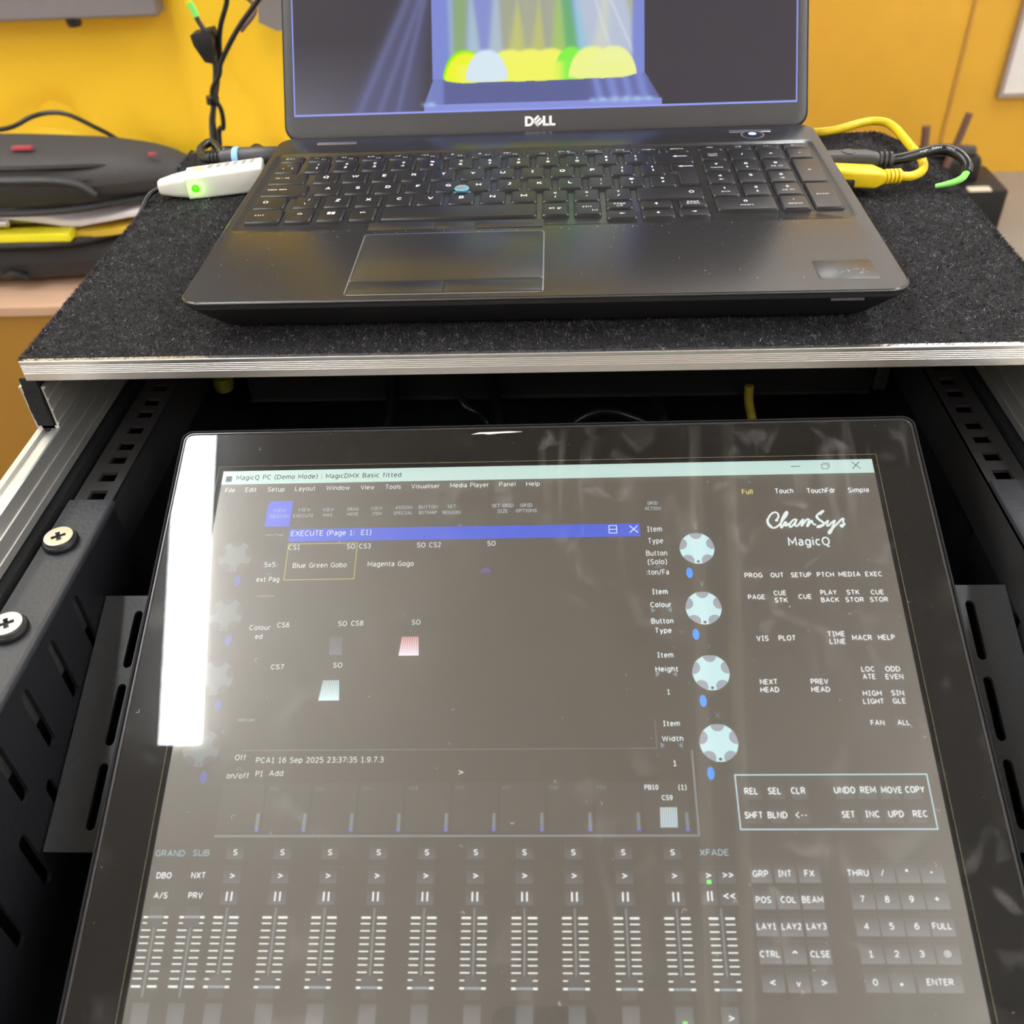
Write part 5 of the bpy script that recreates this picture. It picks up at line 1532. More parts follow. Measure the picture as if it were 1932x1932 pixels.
GLOW = (0.045, 0.042, 0.038)
DT = {}
for nm, c in (('w', (235, 240, 240)), ('b', (240, 250, 252)), ('B', (248, 252, 252)), ('k', (64, 84, 84)), ('t', (190, 205, 208)), ('g', (140, 152, 158)),
              ('y', (240, 226, 120)), ('q', (235, 246, 246)), ('x', (172, 198, 208))):
    DT[nm] = screen_mat('pixels_' + {'w': 'white', 'b': 'white_bold', 'B': 'white_heavy', 'k': 'dark', 't': 'thin', 'g': 'grey', 'y': 'yellow', 'q': 'title', 'x': 'steel'}[nm], lin(*c), 0.95, gloss=.05)
PX = {'glow': screen_mat('pixels_black_level', GLOW, 1.0), 'bar': screen_mat('pixels_title_bar', lin(190, 222, 216), 0.9), 'blue': screen_mat('pixels_blue', lin(0, 74, 214), 0.95), 'dim': screen_mat('pixels_dim_disc', (.10, .125, .125), 1.0), 'dimn': screen_mat('pixels_dim_notch', (.06, .06, .06), 1.0), 'dimo': screen_mat('pixels_dim_oval', (.04, .06, .30), 1.0),
      'blue_tab': screen_mat('pixels_blue_tab', lin(60, 84, 226), 0.9), 'oval': screen_mat('pixels_oval', lin(40, 150, 255), 0.95), 'disc': screen_mat('pixels_disc', lin(196, 232, 236), 0.95),
      'notch': screen_mat('pixels_notch', lin(150, 158, 170), 0.95), 'dark': screen_mat('pixels_dark', (0.05, .048, .044), 1.0), 'dot': screen_mat('pixels_dot', lin(70, 80, 86), 0.9),
      'tile': screen_mat('pixels_tile', (1, 1, 1), 1.0, attr='pixels'), 'line': screen_mat('pixels_line', lin(118, 124, 130), 0.9), 'frame': screen_mat('pixels_frame', lin(176, 208, 220), 0.95),
      'groove': screen_mat('pixels_groove', lin(112, 118, 122), 0.9), 'tick': screen_mat('pixels_tick', lin(240, 246, 240), 0.95), 'knob': screen_mat('pixels_knob', (.060, .061, .062), 1.0),
      'kline': screen_mat('pixels_knob_line', lin(134, 150, 158), 0.95), 'green': screen_mat('pixels_green', lin(120, 240, 110), 0.95), 'ybox': screen_mat('pixels_yellow_box', lin(200, 186, 80), 0.9),
      'pbar': screen_mat('pixels_level_bar', lin(112, 124, 132), 0.9), 'pblue': screen_mat('pixels_level_blue', lin(60, 90, 240), 0.95), 'slot': screen_mat('pixels_slot', (0.056, .053, .049), 1.0),
      'deep': screen_mat('pixels_deep_blue', lin(78, 76, 150), 0.9)}
Z0 = -1.0
disp = MB().quad(-166.6, 167.0, -292.6, -25.9, Z0).build('display_panel', PX['glow'], mon, local=True, smooth=0)


def ui(mb, name, mat, **kw):
    return mb.build(name, mat, disp, local=True, smooth=0, **kw)


# title bar and its window buttons
ui(MB().quad(-166.6, 167.0, -34.0, -25.9, Z0 + .02), 'title_bar', PX['bar'])
g = MB()
g.quad(125.9, 130.6, -29.7, -29.3, Z0 + .05)
for a, b_, c_, d_ in ((141.2, 144.6, -31.4, -28.4),):
    g.quad(a, b_, c_, c_ + .3, Z0 + .05).quad(a, b_, d_ - .3, d_, Z0 + .05).quad(a, a + .3, c_, d_, Z0 + .05).quad(b_ - .3, b_, c_, d_, Z0 + .05)
    g.quad(a + .8, b_ + .8, d_ + .4, d_ + .7, Z0 + .05).quad(b_ + .5, b_ + .8, c_ + .8, d_ + .7, Z0 + .05)
g.ribbon([(156.6, -31.4), (158.5, -29.4), (160.4, -27.4)], .42, Z0 + .05).ribbon([(156.6, -27.4), (158.5, -29.4), (160.4, -31.4)], .42, Z0 + .05)
g.quad(-164.6, -161.4, -32.4, -29.0, Z0 + .05)
ui(g, 'window_buttons', DT['k'])
# blue execute bar
ui(MB().quad(-127.2, 47.9, -68.0, -60.9, Z0 + .02), 'execute_bar', PX['blue'])
g = MB()
a, b_, c_, d_ = 32.5, 36.6, -66.2, -61.7
g.quad(a, b_, c_, c_ + .35, Z0 + .05).quad(a, b_, d_ - .35, d_, Z0 + .05).quad(a, a + .35, c_, d_, Z0 + .05).quad(b_ - .35, b_, c_, d_, Z0 + .05).quad(a, b_, -64.1, -63.75, Z0 + .05)
g.ribbon([(42.8, -66.0), (44.8, -64.0), (46.8, -62.0)], .4, Z0 + .05).ribbon([(42.8, -62.0), (44.8, -64.0), (46.8, -66.0)], .4, Z0 + .05)
ui(g, 'execute_bar_buttons', DT['b'])
ui(MB().poly([(-140.3, -59.3), (-127.5, -59.3), (-127.5, -44.5), (-138.2, -44.5), (-139.6, -45.3), (-140.3, -46.8)], Z0 + .02), 'view_design_tab', PX['blue_tab'])
g = MB()
a, b_, c_, d_ = -126.9, -92.0, -89.2, -69.1
g.quad(a, b_, c_, c_ + .35, Z0 + .03).quad(a, b_, d_ - .35, d_, Z0 + .03).quad(a, a + .35, c_, d_, Z0 + .03).quad(b_ - .35, b_, c_, d_, Z0 + .03)
ui(g, 'selected_cue_box', PX['ybox'])


def tile_mesh(rects, c0, c1, z, name, edge=None):
    """Rectangles that brighten towards their lower edge, as drawn on screen."""
    mb = MB()
    cols = []
    for x0, x1, y0, y1 in rects:
        n = 4
        for k in range(n):
            ya, yb = y0 + (y1 - y0) * k / n, y0 + (y1 - y0) * (k + 1) / n
            mb.quad(x0, x1, ya, yb, z)
            ca = [c1[i] + (c0[i] - c1[i]) * k / n for i in range(3)]
            cb = [c1[i] + (c0[i] - c1[i]) * (k + 1) / n for i in range(3)]
            cols += [ca, ca, cb, cb]
        if edge:
            for q in ((x0, x1, y1 - .18, y1), (x0, x0 + .18, y0, y1)):
                mb.quad(*q, z + .01)
                cols += [edge] * 4
    o = ui(mb, name, PX['tile'])
    at = o.data.color_attributes.new('pixels', 'FLOAT_COLOR', 'POINT')
    at.data.foreach_set('color', np.concatenate([np.array(cols), np.ones((len(cols), 1))], 1).ravel().astype(np.float32))
    return o


G0, G1, GE = (.040, .037, .034), (.145, .150, .158), (.095, .093, .090)
rects = []
for j in range(5):
    y1 = -219.8 - 9.95 * j
    for i in range(3):
        rects.append((83.3 + 9.75 * i, 91.9 + 9.75 * i, y1 - 8.2, y1))
for j in range(4):
    y1 = -219.7 - 9.87 * j
    for i in range(4):
        rects.append((122.4 + 9.8 * i, 131.5 + 9.8 * i, y1 - 8.3, y1))
rects += [(122.6, 131.6, -267.6, -259.2), (132.4, 141.4, -267.6, -259.2), (142.5, 159.6, -267.6, -259.2)]
tile_mesh(rects, G0, G1, Z0 + .02, 'keypad_tiles', GE)
rects = []
for j, y1 in enumerate((-186.7, -196.5)):
    for x0 in (85.2 - .8 * j, 95.0 - .6 * j, 104.6 - .4 * j):
        rects.append((x0, x0 + 6.6, y1 - 8.1, y1))
    for i in range(4):
        rects.append((122.7 + 9.4 * i, 130.0 + 9.4 * i, y1 - 8.0, y1))
tile_mesh(rects, (.044, .041, .037), (.075, .076, .077), Z0 + .02, 'record_tiles', (.058, .055, .052))
SX = [-131.3, -111.0, -90.7, -70.2, -49.8, -29.25, -8.9, 11.45, 32.1, 52.45]
rects = []
for x in SX:
    rects += [(x - 3.6, x + 3.6, -218.8, -212.4), (x - 3.6, x + 3.6, -228.4, -221.7), (x - 3.6, x + 3.6, -236.6, -229.6)]
rects += [(62.4, 69.4, -228.2, -221.6), (70.2, 77.2, -228.2, -221.6), (62.6, 69.5, -236.4, -229.6), (70.4, 77.3, -236.4, -229.6)]
tile_mesh(rects, G0, (.092, .095, .100), Z0 + .02, 'playback_tiles', GE)
rects = [(x - 3.4, x + 3.4, -281.8, -272.8) for x in [-160.3, -146.0] + SX] + [(66.4, 73.2, -281.8, -272.8)]
tile_mesh(rects, (.090, .090, .090), (.145, .152, .158), Z0 + .02, 'flash_tiles', GE)
tile_mesh([(153.0, 158.8, -164.4, -158.4), (163.2, 168.0 - 2, -164.4, -158.4)], (.048, .045, .041), (.066, .064, .062), Z0 + .02, 'fan_tiles')
g = MB()
for x in SX:
    g.quad(x - 1.35, x - .65, -235.2, -231.6, Z0 + .05).quad(x + .65, x + 1.35, -235.2, -231.6, Z0 + .05)
g.quad(65.1, 65.75, -234.9, -231.2, Z0 + .05).quad(66.65, 67.3, -234.9, -231.2, Z0 + .05)
ui(g, 'pause_marks', DT['B'])
# faders
TY = [-241.45, -243.7, -246.4, -248.95, -251.3, -253.95, -256.55, -258.85, -261.5, -264.2, -267.0]
g, gr, kn, kl = MB(), MB(), MB(), MB()
for i, x in enumerate([-160.2 - .4, -145.5] + SX + [70.1]):
    up_ = i < 2
    for k, y in enumerate(TY):
        h = .42 if k in (0, 10) else .25
        cov = (k in (0, 1)) if up_ else (k in (9, 10))
        for s in (-1, 1):
            a, b_ = x + s * 1.35, x + s * 5.2
            if cov:
                a = x + s * 3.3
            g.quad(min(a, b_), max(a, b_), y - h, y + h, Z0 + .04)
    if up_:
        gr.quad(x - .42, x + .42, -271.0, -244.6, Z0 + .03)
        kn.quad(x - 3.0, x + 3.0, -245.2, -237.2, Z0 + .05)
        kl.quad(x - 3.0, x + 3.0, -241.8, -240.9, Z0 + .07)
    else:
        gr.quad(x - .42, x + .42, -262.6, -237.8, Z0 + .03)
        kn.quad(x - 3.0, x + 3.0, -271.0, -262.6, Z0 + .05)
        kl.quad(x - 3.0, x + 3.0, -267.4, -266.5, Z0 + .07)
ui(g, 'fader_ticks', PX['tick'])
ui(gr, 'fader_grooves', PX['groove'])
ui(kn, 'fader_knobs', PX['knob'])
ui(kl, 'fader_knob_lines', PX['kline'])
# playback windows
PB = [-123.6 + 20.35 * k for k in range(10)]
g, b2, s2 = MB(), MB(), MB()
for k, x in enumerate(PB):
    g.quad(x - .75, x + .65, -207.0, -200.1, Z0 + .04)
    b2.quad(x - .75, x + .65, -207.7, -207.0, Z0 + .04)
    s2.quad(x - 17.8, x + 1.2, -207.9, -187.1, Z0 + .015)
ui(g, 'level_bars', PX['pbar'])
ui(b2, 'level_feet', PX['pblue'])
ui(s2, 'playback_slots', PX['slot'])
g = MB()
g.quad(-141.5, 64.4, -209.9, -209.0, Z0 + .03).quad(63.5, 64.4, -209.0, -173.6, Z0 + .03).quad(-135, 49, -172.9, -172.6, Z0 + .03).quad(48.7, 49.0, -172.6, -160, Z0 + .03)
ui(g, 'window_lines', PX['line'])
g = MB()
a, b_, c_, d_ = 81.1, 162.4, -207.3, -184.2
g.quad(a, b_, c_, c_ + .55, Z0 + .04).quad(a, b_, d_ - .55, d_, Z0 + .04).quad(a, a + .55, c_, d_, Z0 + .04).quad(b_ - .55, b_, c_, d_, Z0 + .04)
ui(g, 'record_frame', PX['frame'])
ui(MB().quad(65.4, 67.3, -228.5, -226.8, Z0 + .06).quad(51.6, 53.5, -279.4, -277.8, Z0 + .06), 'green_indicators', PX['green'])
# encoder wheels: light disc, five scallops, a small mark; left column dimmer, the lamp's haze put into its colours
WR = 8.35
wheels = [(74.8, -75.1), (75.1, -106.6), (75.55, -138.4), (75.95, -170.5), (-152.9, -75.9), (-152.6, -107), (-152.4, -138.6), (-153.6, -171.5)]
for x, y in wheels:
    g = MB()
    n = 60
    g.poly([(x + WR * math.cos(2 * math.pi * k / n), y + WR * math.sin(2 * math.pi * k / n)) for k in range(n)], Z0 + .02)
    wh = g.build('encoder_wheel', PX['disc' if x > 0 else 'dim'], disp, local=True, smooth=0)
NG, dg, OG = (MB(), MB()), MB(), (MB(), MB())
for x, y in wheels:
    ng, og = NG[x < 0], OG[x < 0]
    for k in range(5):
        q0 = math.pi / 2 + 2 * math.pi * k / 5
        nx_, ny_ = x + WR * .97 * math.cos(q0), y + WR * .97 * math.sin(q0)
        pts = []
        r_ = WR * .40
        for j in range(15):
            q = q0 + math.pi / 2 + math.pi * j / 14
            pts.append((nx_ + r_ * math.cos(q) * .92, ny_ + r_ * math.sin(q) * .92))
        hw = math.asin(r_ * .92 / WR)
        for j in range(7):
            q = q0 - hw + 2 * hw * j / 6
            pts.append((x + WR * math.cos(q), y + WR * math.sin(q)))
        ng.poly(pts, Z0 + .04)
    dg.poly([(x + .75 * math.cos(2 * math.pi * k / 10), y - WR * .86 + .7 * math.sin(2 * math.pi * k / 10)) for k in range(10)], Z0 + .06)
    sx = 1 if x > 0 else -1
    ox = x - 4.7 if x > 0 else x + 3.2
    oy = y - 13.2
    og.poly([(ox + 1.55 * math.cos(2 * math.pi * k / 24), oy + 2.75 * math.sin(2 * math.pi * k / 24)) for k in range(24)], Z0 + .04)
ui(NG[0], 'wheel_scallops', PX['notch'])
ui(NG[1], 'wheel_scallops', PX['dimn'])
ui(dg, 'wheel_marks', PX['dot'])
ui(OG[0], 'blue_press_ovals', PX['oval'])
ui(OG[1], 'blue_press_ovals', PX['dimo'])


# colour swatches
def swatch(name, P4, top, bot, fringe):
    mb = MB()
    cols = []
    n = 24
    for k in range(n):
        for j in range(6):
            def pt(u, v):
                a = [P4[0][i] + (P4[1][i] - P4[0][i]) * u for i in (0, 1)]
                b__ = [P4[3][i] + (P4[2][i] - P4[3][i]) * u for i in (0, 1)]
                return a[0] + (b__[0] - a[0]) * v, a[1] + (b__[1] - a[1]) * v
            u0, u1, v0, v1 = k / n, (k + 1) / n, j / 6, (j + 1) / 6
            mb.add([(*pt(u0, v1), Z0 + .04), (*pt(u1, v1), Z0 + .04), (*pt(u1, v0), Z0 + .04), (*pt(u0, v0), Z0 + .04)], [(0, 1, 2, 3)])
            for v in (v1, v1, v0, v0):
                st_ = (fringe * (1 - v) if fringe < 1 else .85 * (1 - .55 * v)) if k % 3 == 0 else 0
                cols.append([(top[i] * (1 - v) + bot[i] * v) * (1 - st_) + GLOW[i] * st_ for i in range(3)])
    o = ui(mb, name, PX['tile'])
    at = o.data.color_attributes.new('pixels', 'FLOAT_COLOR', 'POINT')
    at.data.foreach_set('color', np.concatenate([np.array(cols), np.ones((len(cols), 1))], 1).ravel().astype(np.float32))


swatch('pink_swatch', [(-66.8, -119.4), (-58.9, -119.4), (-58.2, -128.8), (-67.7, -128.8)], lin(222, 150, 150), lin(232, 226, 240), .9)
swatch('blue_swatch', [(-100.9, -119.2), (-94.9, -119.1), (-94.4, -128.1), (-100.4, -128.1)], (.08, .076, .072), (.12, .12, .19), .4)
swatch('pale_swatch', [(-102.0, -140.5), (-94.5, -140.4), (-93.5, -150.0), (-103.1, -150.1)], lin(168, 196, 200), lin(206, 232, 234), .8)
swatch('striped_swatch', [(48.3, -197.9), (55.6, -197.9), (55.4, -206.2), (48.1, -206.2)], lin(190, 206, 212), lin(176, 196, 206), 1.0)
g = MB()
g.poly([(-27.9 + 2.5 * math.cos(q), -86.6 + 2.6 * math.sin(q)) for q in np.linspace(0, math.pi, 14)], Z0 + .03)
ui(g, 'blue_dome', PX['deep'])
g = MB()
for x, y in ((-134.6, -85.6), (-135.1, -180.9), (55.3, -84.6)):
    g.quad(x - 1.7, x + 1.7, y - .55, y - .25, Z0 + .04).quad(x - .8, x + .8, y + .45, y + .7, Z0 + .04).quad(x - .8, x - .55, y - .3, y + .6, Z0 + .04).quad(x + .55, x + .8, y - .3, y + .6, Z0 + .04)
for y in (-107.4, -138.9, -171.4):
    for x0, s in ((50.6, 1), (60.2, -1)):
        g.poly([(x0, y + 1.4), (x0 + s * 1.9, y - .1), (x0, y - 1.5)][::s], Z0 + .03)
ui(g, 'switch_symbols', DT['g'])
# lettering, one mesh per tint
by = {}
for s, x, y, w_, h_, c in TX:
    by.setdefault(c, MB())
    put_text(by[c], s, x, y, w_, h_, Z0 + .08, 0, {'B': .168, 'q': .15, 'b': .15, 'w': .125, 'k': .14, 'g': .12, 'y': .14, 'x': .135}.get(c, .13) if s != '@' else .09)
LN = {'w': 'menu_lettering', 'b': 'panel_lettering', 'B': 'button_lettering', 'k': 'title_lettering', 't': 'tool_lettering', 'g': 'playback_lettering', 'y': 'yellow_lettering', 'q': 'desk_lettering', 'x': 'column_lettering'}
for c, mb in by.items():
    ui(mb, LN[c], DT[c])
g = MB()
for st_ in U_script:
    g.ribbon(st_, .95, Z0 + .08, 5)
for st_ in ([(120.1, -56.6), (118.6, -58.4), (117.2, -61.0)], [(134.6, -58.2), (135.2, -60.0), (137.4, -62.2)], [(110.6, -59.6), (110.5, -61.8), (112.0, -64.2)], [(138.9, -67.8), (140.5, -65.9)]):
    g.ribbon(st_, 1.25, Z0 + .09, 5)
ui(g, 'script_lettering', DT['q'])

# cover glass: clear, mirror-like, with finger smears
m = bpy.data.materials.new('cover_glass')
m.use_nodes = True
nt = m.node_tree
nt.nodes.clear()
N_ = nt.nodes.new
Lk = nt.links.new
out = N_('ShaderNodeOutputMaterial')
fr_ = N_('ShaderNodeFresnel')
fr_.inputs[0].default_value = 1.52
tr = N_('ShaderNodeBsdfTransparent')
gl = N_('ShaderNodeBsdfGlossy')
gl.inputs[0].default_value = (1, 1, 1, 1)
gl.inputs[1].default_value = 0.012
mx = N_('ShaderNodeMixShader')
Lk(fr_.outputs[0], mx.inputs[0])
Lk(tr.outputs[0], mx.inputs[1])
Lk(gl.outputs[0], mx.inputs[2])
df = N_('ShaderNodeBsdfDiffuse')
df.inputs[0].default_value = (.85, .84, .82, 1)
mx2 = N_('ShaderNodeMixShader')
Lk(mx.outputs[0], mx2.inputs[1])
Lk(df.outputs[0], mx2.inputs[2])
tc = N_('ShaderNodeTexCoord')


def noise(scale, detail=3, dist=0.0, stretch=None):
    n = N_('ShaderNodeTexNoise')
    n.inputs['Scale'].default_value = scale
    n.inputs['Detail'].default_value = detail
    n.inputs['Distortion'].default_value = dist
    if stretch:
        mp = N_('ShaderNodeMapping')
        mp.inputs['Scale'].default_value = stretch
        Lk(tc.outputs['Object'], mp.inputs[0])
        Lk(mp.outputs[0], n.inputs['Vector'])
    else:
        Lk(tc.outputs['Object'], n.inputs['Vector'])
    return n.outputs['Fac']


def ramp(src, a, b_, lo=0.0, hi=1.0):
    r = N_('ShaderNodeMapRange')
    r.inputs[1].default_value = a
    r.inputs[2].default_value = b_
    r.inputs[3].default_value = lo
    r.inputs[4].default_value = hi
    Lk(src, r.inputs[0])
    return r.outputs[0]


def math_(op, a, b_):
    q = N_('ShaderNodeMath')
    q.operation = op
    for i, s in enumerate((a, b_)):
        if isinstance(s, (int, float)):
            q.inputs[i].default_value = s
        else:
            Lk(s, q.inputs[i])
    return q.outputs[0]


blobs = ramp(noise(58, 2, .6), .56, .74)
region = ramp(noise(11, 2), .42, .62)
ridges = ramp(noise(620, 1, 2.0), .35, .65)
prints = math_('MULTIPLY', math_('MULTIPLY', blobs, region), math_('ADD', math_('MULTIPLY', ridges, .7), .3))
streaks = math_('MULTIPLY', ramp(noise(26, 4, 0, (5.5, .55, 1)), .55, .85), ramp(noise(9, 2), .45, .7))
film = ramp(noise(16, 4), .3, .8)
tot = math_('ADD', math_('ADD', math_('MULTIPLY', prints, .12), math_('MULTIPLY', streaks, .085)), math_('ADD', math_('MULTIPLY', film, .005), .0008))
Lk(tot, mx2.inputs[0])
Lk(mx2.outputs[0], out.inputs[0])
m2 = bpy.data.materials.new('glass_inside')
m2.use_nodes = True
m2.node_tree.nodes.clear()
o2 = m2.node_tree.nodes.new('ShaderNodeOutputMaterial')
t2 = m2.node_tree.nodes.new('ShaderNodeBsdfTransparent')
m2.node_tree.links.new(t2.outputs[0], o2.inputs[0])
g = MB()
gw, gh = MW - 6.9, MH - 6.9
top = [(x, y, 0.0) for x, y in rr(0, -MH / 2, gw, gh, 4, 6)]
bot = [(x, y, -.4) for x, y in rr(0, -MH / 2, gw, gh, 4, 6)]
g.loft([bot, top], True, False, 1)
g.add(top, [tuple(range(len(top)))], 0)
g.build('cover_glass', [m, m2], mon, local=True, smooth=0)
# white scuff on the upper border, fine scratches and dust on the glass
g = MB()
g.add([(x, y, .03) for x, y in [(-37.4, -6.6), (-33, -5.4), (-24, -5.2), (-17, -5.0), (-9.8, -5.5), (-16, -6.0), (-22, -6.2), (-28, -6.8), (-31, -6.3)]], [(0, 1, 2, 3, 4, 5, 6, 7, 8)])
g.build('white_scuff', K['dust'], mon, local=True, smooth=0)
g = MB()
for k in range(260):
    x, y = rnd.uniform(-188, 188), rnd.uniform(-300, -4)
    q = rnd.uniform(0, 6.28)
    if rnd.random() < .22:
        l_ = rnd.uniform(.5, 1.6)
        g.ribbon([(x, y), (x + l_ * math.cos(q), y + l_ * math.sin(q)), (x + l_ * 1.4 * math.cos(q + .8), y + l_ * 1.4 * math.sin(q + .8))], .10, .03, 3)
    else:
        r = rnd.uniform(.06, .17)
        g.poly([(x + r * rnd.uniform(.6, 1.5) * math.cos(q + j * 1.57), y + r * rnd.uniform(.6, 1.5) * math.sin(q + j * 1.57)) for j in range(4)], .03)
o = g.build('glass_dust', K['dust'], mon, local=True, smooth=0)
o['kind'] = 'stuff'

# ------------------------------------------------------------------ things plugged into the laptop
t = thing('network_adapter', 'white network adapter with a glowing green light, plugged into the laptop', 'adapter', (-215, 195, -22.3))
ux, uy = Vector((34.5, 7.8, 0)).normalized(), Vector((-7.8, 34.5, 0)).normalized()
P0 = Vector((-234.4, 187.6, 0))
fr3 = lambda a, b_, z: tuple(P0 + ux * a + uy * b_ + Vector((0, 0, z)))
g = MB()


def section(a, w, z0, z1, b0=0.0, r=2.0):
    pts = rr((z0 + z1) / 2, b0 + w / 2, z1 - z0, w, r, 3)
    return [fr3(a, y, z) for z, y in pts]


g.loft([section(0, 20.5, -21.6, -6.9, 0), section(.6, 21, -21.8, -6.6, 0), section(50, 21, -21.4, -5.0, 0), section(51, 19, -20.5, -6, 1)])
g.build('adapter_body', K['white_plastic'], t, smooth=40)
g = MB()
g.loft([section(-19, 8, -18, -10.5, 5.5, 3), section(-17.5, 9.6, -18.8, -9.5, 4.8, 3), section(-9, 14.5, -20.2, -8.2, 2.6, 3), section(0.2, 18, -21.2, -7.4, 1, 3)])
g.build('adapter_nose', K['white_plastic'], t, smooth=40)
g = MB()
for k in range(6):
    a = 14 + k * 5.6
    g.add([fr3(a, 12, -6.05 + a * .028), fr3(a + 2.2, 12, -6.0 + a * .028), fr3(a + 4.0, 18.5, -6.0 + a * .028), fr3(a + 1.8, 18.5, -6.05 + a * .028)], [(0, 1, 2, 3)])
g.build('vent_slot', K['vent_grey'], t, smooth=0)
MB().lathe([(2.6, -.4), (2.6, .3), (1.8, .8)], fr3(5.5, 0, -14.2), 18, axis=tuple(-uy)).build('green_light', K['led_green'], t, smooth=50, label='green light')
MB().add([fr3(4, 11, -6.35), fr3(13, 11.5, -6.2), fr3(14, 17, -6.2), fr3(6, 17.5, -6.35)], [(0, 1, 2, 3)]).build('orange_window', K['led_orange'], t, smooth=0)
MB().tube([fr3(-18, 9.5, -14.5), fr3(-26, 8, -18), (-264, 178, -23), (-268, 165, -34), (-272, 150, -70), (-276, 140, -140)], 1.7, 8).build('lead', K['black_rubber'], t, smooth=60)
lg = bpy.data.lights.new('green_glow', 'POINT')
lg.energy = 0.003
lg.color = (.35, 1, .05)
lg.shadow_soft_size = .003
lo = bpy.data.objects.new('green_glow', lg)
col.objects.link(lo)
lo.location = tuple(q / 1000 for q in fr3(5.5, -3.0, -14.2))

t = thing('power_cable', 'black power plug with a light blue ring in the left side of the laptop', 'cable', (-215, 235, -22.3))
MB().lathe([(5.6, 0), (6.2, 1), (6.2, 30), (5.4, 31)], (-179, 231.4, -9.2), 20, axis=(-1, .01, 0)).build('plug_barrel', K['grey_plug'], t, smooth=40)
MB().lathe([(6.3, 0), (6.8, .6), (6.8, 3.6), (6.3, 4.2)], (-209, 231.2, -9.2), 20, axis=(-1, .02, 0)).build('light_ring', K['blue_ring'], t, smooth=40, label='light blue ring')
MB().lathe([(6.0, 0), (5.6, 5), (4.8, 9)], (-213, 231.0, -9.2), 20, axis=(-1, -.08, 0)).build('plug_neck', K['grey_plug'], t, smooth=40)
g = MB()
for k in range(4):
    g.lathe([(4.6 - k * .25, 0), (4.6 - k * .25, 1.7)], (-221.6 - 2.5 * k, 230.0 - .2 * k, -9.4), 16, axis=(-1, -.1, 0))
g.lathe([(3.4, 0), (2.6, 11)], (-221, 230.2, -9.4), 14, axis=(-1, -.1, 0))
g.build('strain_relief', K['black_plastic'], t, smooth=40)
MB().tube([(-229, 229.4, -9.6), (-235, 233.5, -10), (-241, 245, -10.5), (-244, 258, -11), (-241, 268, -11), (-235, 262, -11.5), (-229, 252, -14), (-225, 246, -17), (-221, 250, -18.5), (-214, 268, -19), (-212, 286, -22), (-212, 300, -40), (-212, 318, -120)], 2.9, 10).build('cable', K['black_rubber'], t, smooth=60)
g = MB().lathe([(4.6, 0), (5.4, 2), (5.0, 9), (3.5, 11)], (-228, 252, -14), 14, axis=(.8, .3, -.1))
g.build('hook_tie', K['black_rubber'], t, smooth=40)

t = thing('display_cable', 'black display cable with pale lettering and a bright green end, right of the laptop', 'cable', (215, 190, -22.3))
g = MB()
sec = lambda x, y, w, z0, z1, r=2.0: [(x, b_, a) for a, b_ in rr((z0 + z1) / 2, y, z1 - z0, w, r, 3)]
g.loft([sec(178, 191.6, 11.5, -13.0, -3.0), sec(196, 191.0, 11.8, -13.2, -2.6), sec(206, 190.2, 11.2, -12.8, -2.6), sec(212, 189.6, 9.6, -12.2, -3.4, 3)][::1])
g.build('plug_shell', K['grey_plug'], t, smooth=40)
MB().lathe([(3.6, 0), (4.4, .2), (4.4, .5), (3.6, .7)], (194, 191.4, -2.75), 20).build('plug_emblem', K['grey_plug'], t, smooth=40)
g = MB()
for k in range(3):
    g.lathe([(5.0, 0), (5.0, 1.6)], (213 + 3.0 * k, 189.4 - .3 * k, -7.6), 18, axis=(1, -.1, 0))
g.lathe([(3.8, 0), (3.2, 10)], (212, 189.5, -7.6), 16, axis=(1, -.1, 0))
g.build('strain_relief', K['grey_plug'], t, smooth=40)
cp = [(220, 188.6, -7.8), (228, 189.5, -7), (238, 192, -5.6), (248, 194.5, -4.2), (256, 193, -4), (262, 187, -5.5), (264.5, 179, -8.5), (263, 173.5, -11.5)]
MB().tube(cp, 3.3, 12).build('cable', K['black_rubber'], t, smooth=60)
MB().tube([(263.3, 174.2, -11), (260.5, 171.6, -13.8), (255.5, 170.8, -16), (250, 172.0, -18), (246.5, 174, -19.5)], [2.3, 2.1, 1.8, 1.4], 10).build('green_end', K['bright_green'], t, smooth=60, label='bright green end')  # bright green tube carrying on from the black cable
# pale print along the cable
Pc = smooth_path(cp, 8)
tm = MB()
tq = MB()
put_text(tq, 'High   Speed   HDMI', 0, .36, 20, .72, 0, 0, .14)
v, f = np.array(tq.v)[:, :2], tq.f
mn, mx_ = v.min(0), v.max(0)
cl = np.concatenate([[0], np.cumsum(np.linalg.norm(np.diff(Pc, axis=0), axis=1))])
s0, s1 = 18.0, 42.0
vv = []
for a, b_ in v:
    s = s0 + (a - mn[0]) / (mx_[0] - mn[0]) * (s1 - s0)
    c = np.array([np.interp(s, cl, Pc[:, i]) for i in range(3)])
    d_ = np.array([np.interp(s + .3, cl, Pc[:, i]) for i in range(3)]) - c
    d_ /= np.linalg.norm(d_)
    sd = np.cross(d_, [0, 0, 1.0])
    sd /= np.linalg.norm(sd)
    upv = np.cross(sd, d_)
    q = .78 - (b_ - .36) * .62
    vv.append(tuple(c + 3.36 * (math.sin(q) * sd + math.cos(q) * upv)))
tm.add(vv, f)
tm.build('cable_lettering', K['legend_white'], t, smooth=0)

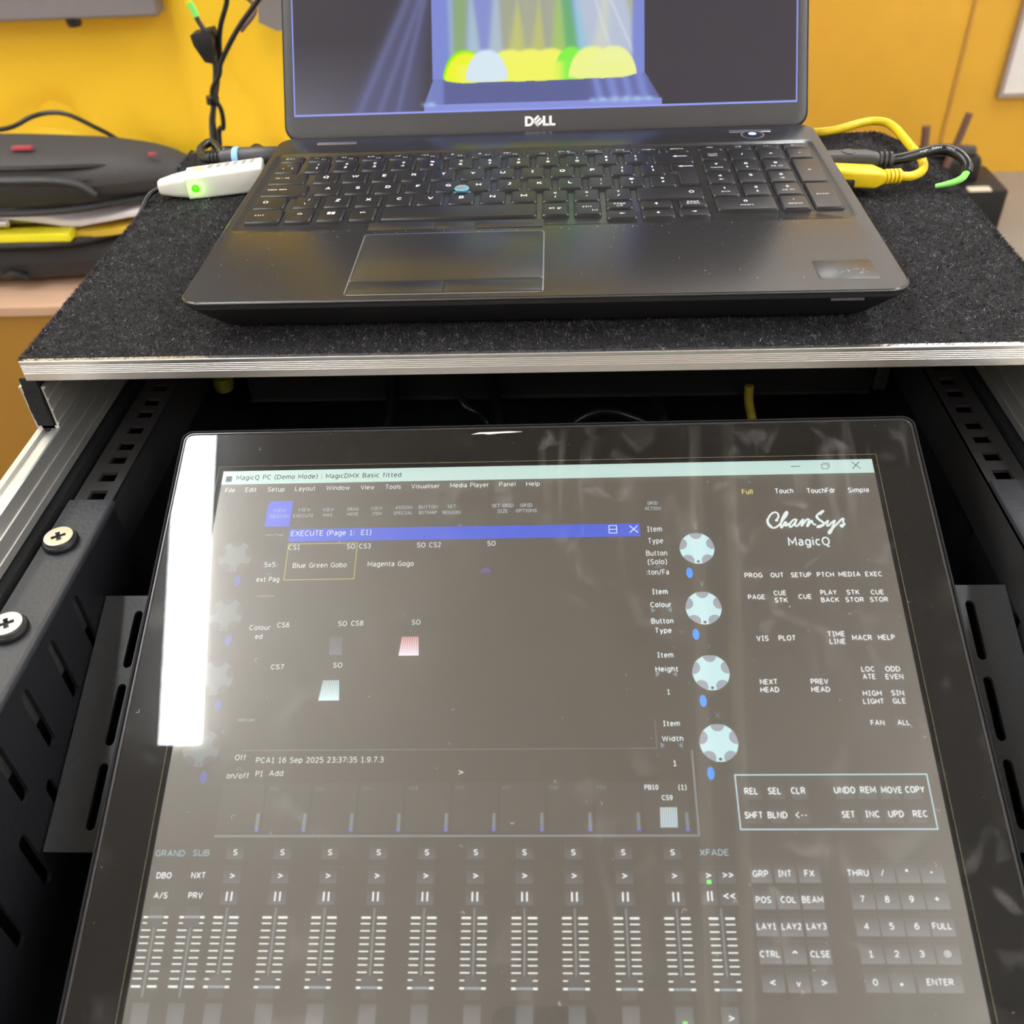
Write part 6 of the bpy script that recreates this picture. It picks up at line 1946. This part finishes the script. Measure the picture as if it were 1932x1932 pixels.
t = thing('yellow_lead', 'yellow data lead plugged into the right side of the laptop and looping behind it', 'cable', (215, 180, -22.3))
g = MB()
g.loft([sec(178.5, 176.4, 16, -16.5, -5.8), sec(206, 171.8, 15.5, -16.8, -6.2), sec(209.5, 171.4, 12, -15.8, -7.2), sec(212.5, 171.4, 10, -15, -8.2, 3)])
g.build('plug_shell', K['yellow_cable'], t, smooth=40)
g = MB()
for k in range(4):
    g.lathe([(4.6, 0), (4.6, 1.7)], (213 + 2.5 * k, 171.6 + .2 * k, -11.8), 16, axis=(1, .1, 0))
g.lathe([(3.6, 0), (3.0, 12)], (212, 171.5, -11.8), 14, axis=(1, .1, 0))
g.build('strain_relief', K['yellow_cable'], t, smooth=40)
MB().tube([(222, 172.6, -12), (230, 174.5, -13), (239, 184, -14), (244.5, 197, -14.5), (247, 214, -15), (247, 231, -15.5), (246.6, 250, -15), (245.5, 268, -14.5), (241.6, 278.6, -14), (233.4, 281.8, -14), (223.8, 279.4, -14.5), (213.7, 275, -15.5), (203, 273, -17), (190, 274, -18), (165, 288, -22), (150, 302, -40), (140, 315, -120)], 2.9, 12).build('cable', K['yellow_cable'], t, smooth=60)
g = MB().rbox(186.5, 166.5, 13, 5.5, -16.8, -11.0, .8, .5)
g.build('plug_tongue', K['black_plastic'], t)
MB().rbox(185.4, 166.8, 3.4, 1.8, -11.1, -10.7, .6, .1).build('red_dot', K['red_dot'], t, label='red dot')

# the photographer's phone, whose back is mirrored at the foot of the touch screen
ph = thing('camera_phone', 'dark phone taking the picture, mirrored at the foot of the touch screen', 'phone', CAM, rot=CAM_ROT)
g = MB()
g.loft([[(x, y, z) for x, y in rr(-16, -47, w, 158 + w - 78, r, 8)] for w, r, z in ((75, 9, 5.0), (77.5, 10.5, 6.0), (78, 11, 7.5), (78, 11, 11), (76.5, 10, 12.8))][::1])
g.build('phone_body', K['phone_black'], ph, local=True, smooth=40)
MB().lathe([(9.5, 4.0), (9.5, 5.5)], (0, 0, 0), 28).build('lens_ring', K['black_steel'], ph, local=True, smooth=40)

# lift everything so that the floor is at height zero
for o in col.objects:
    if o.parent is None and o.type in ('MESH', 'EMPTY', 'LIGHT'):
        o.location.z += ZB / 1000
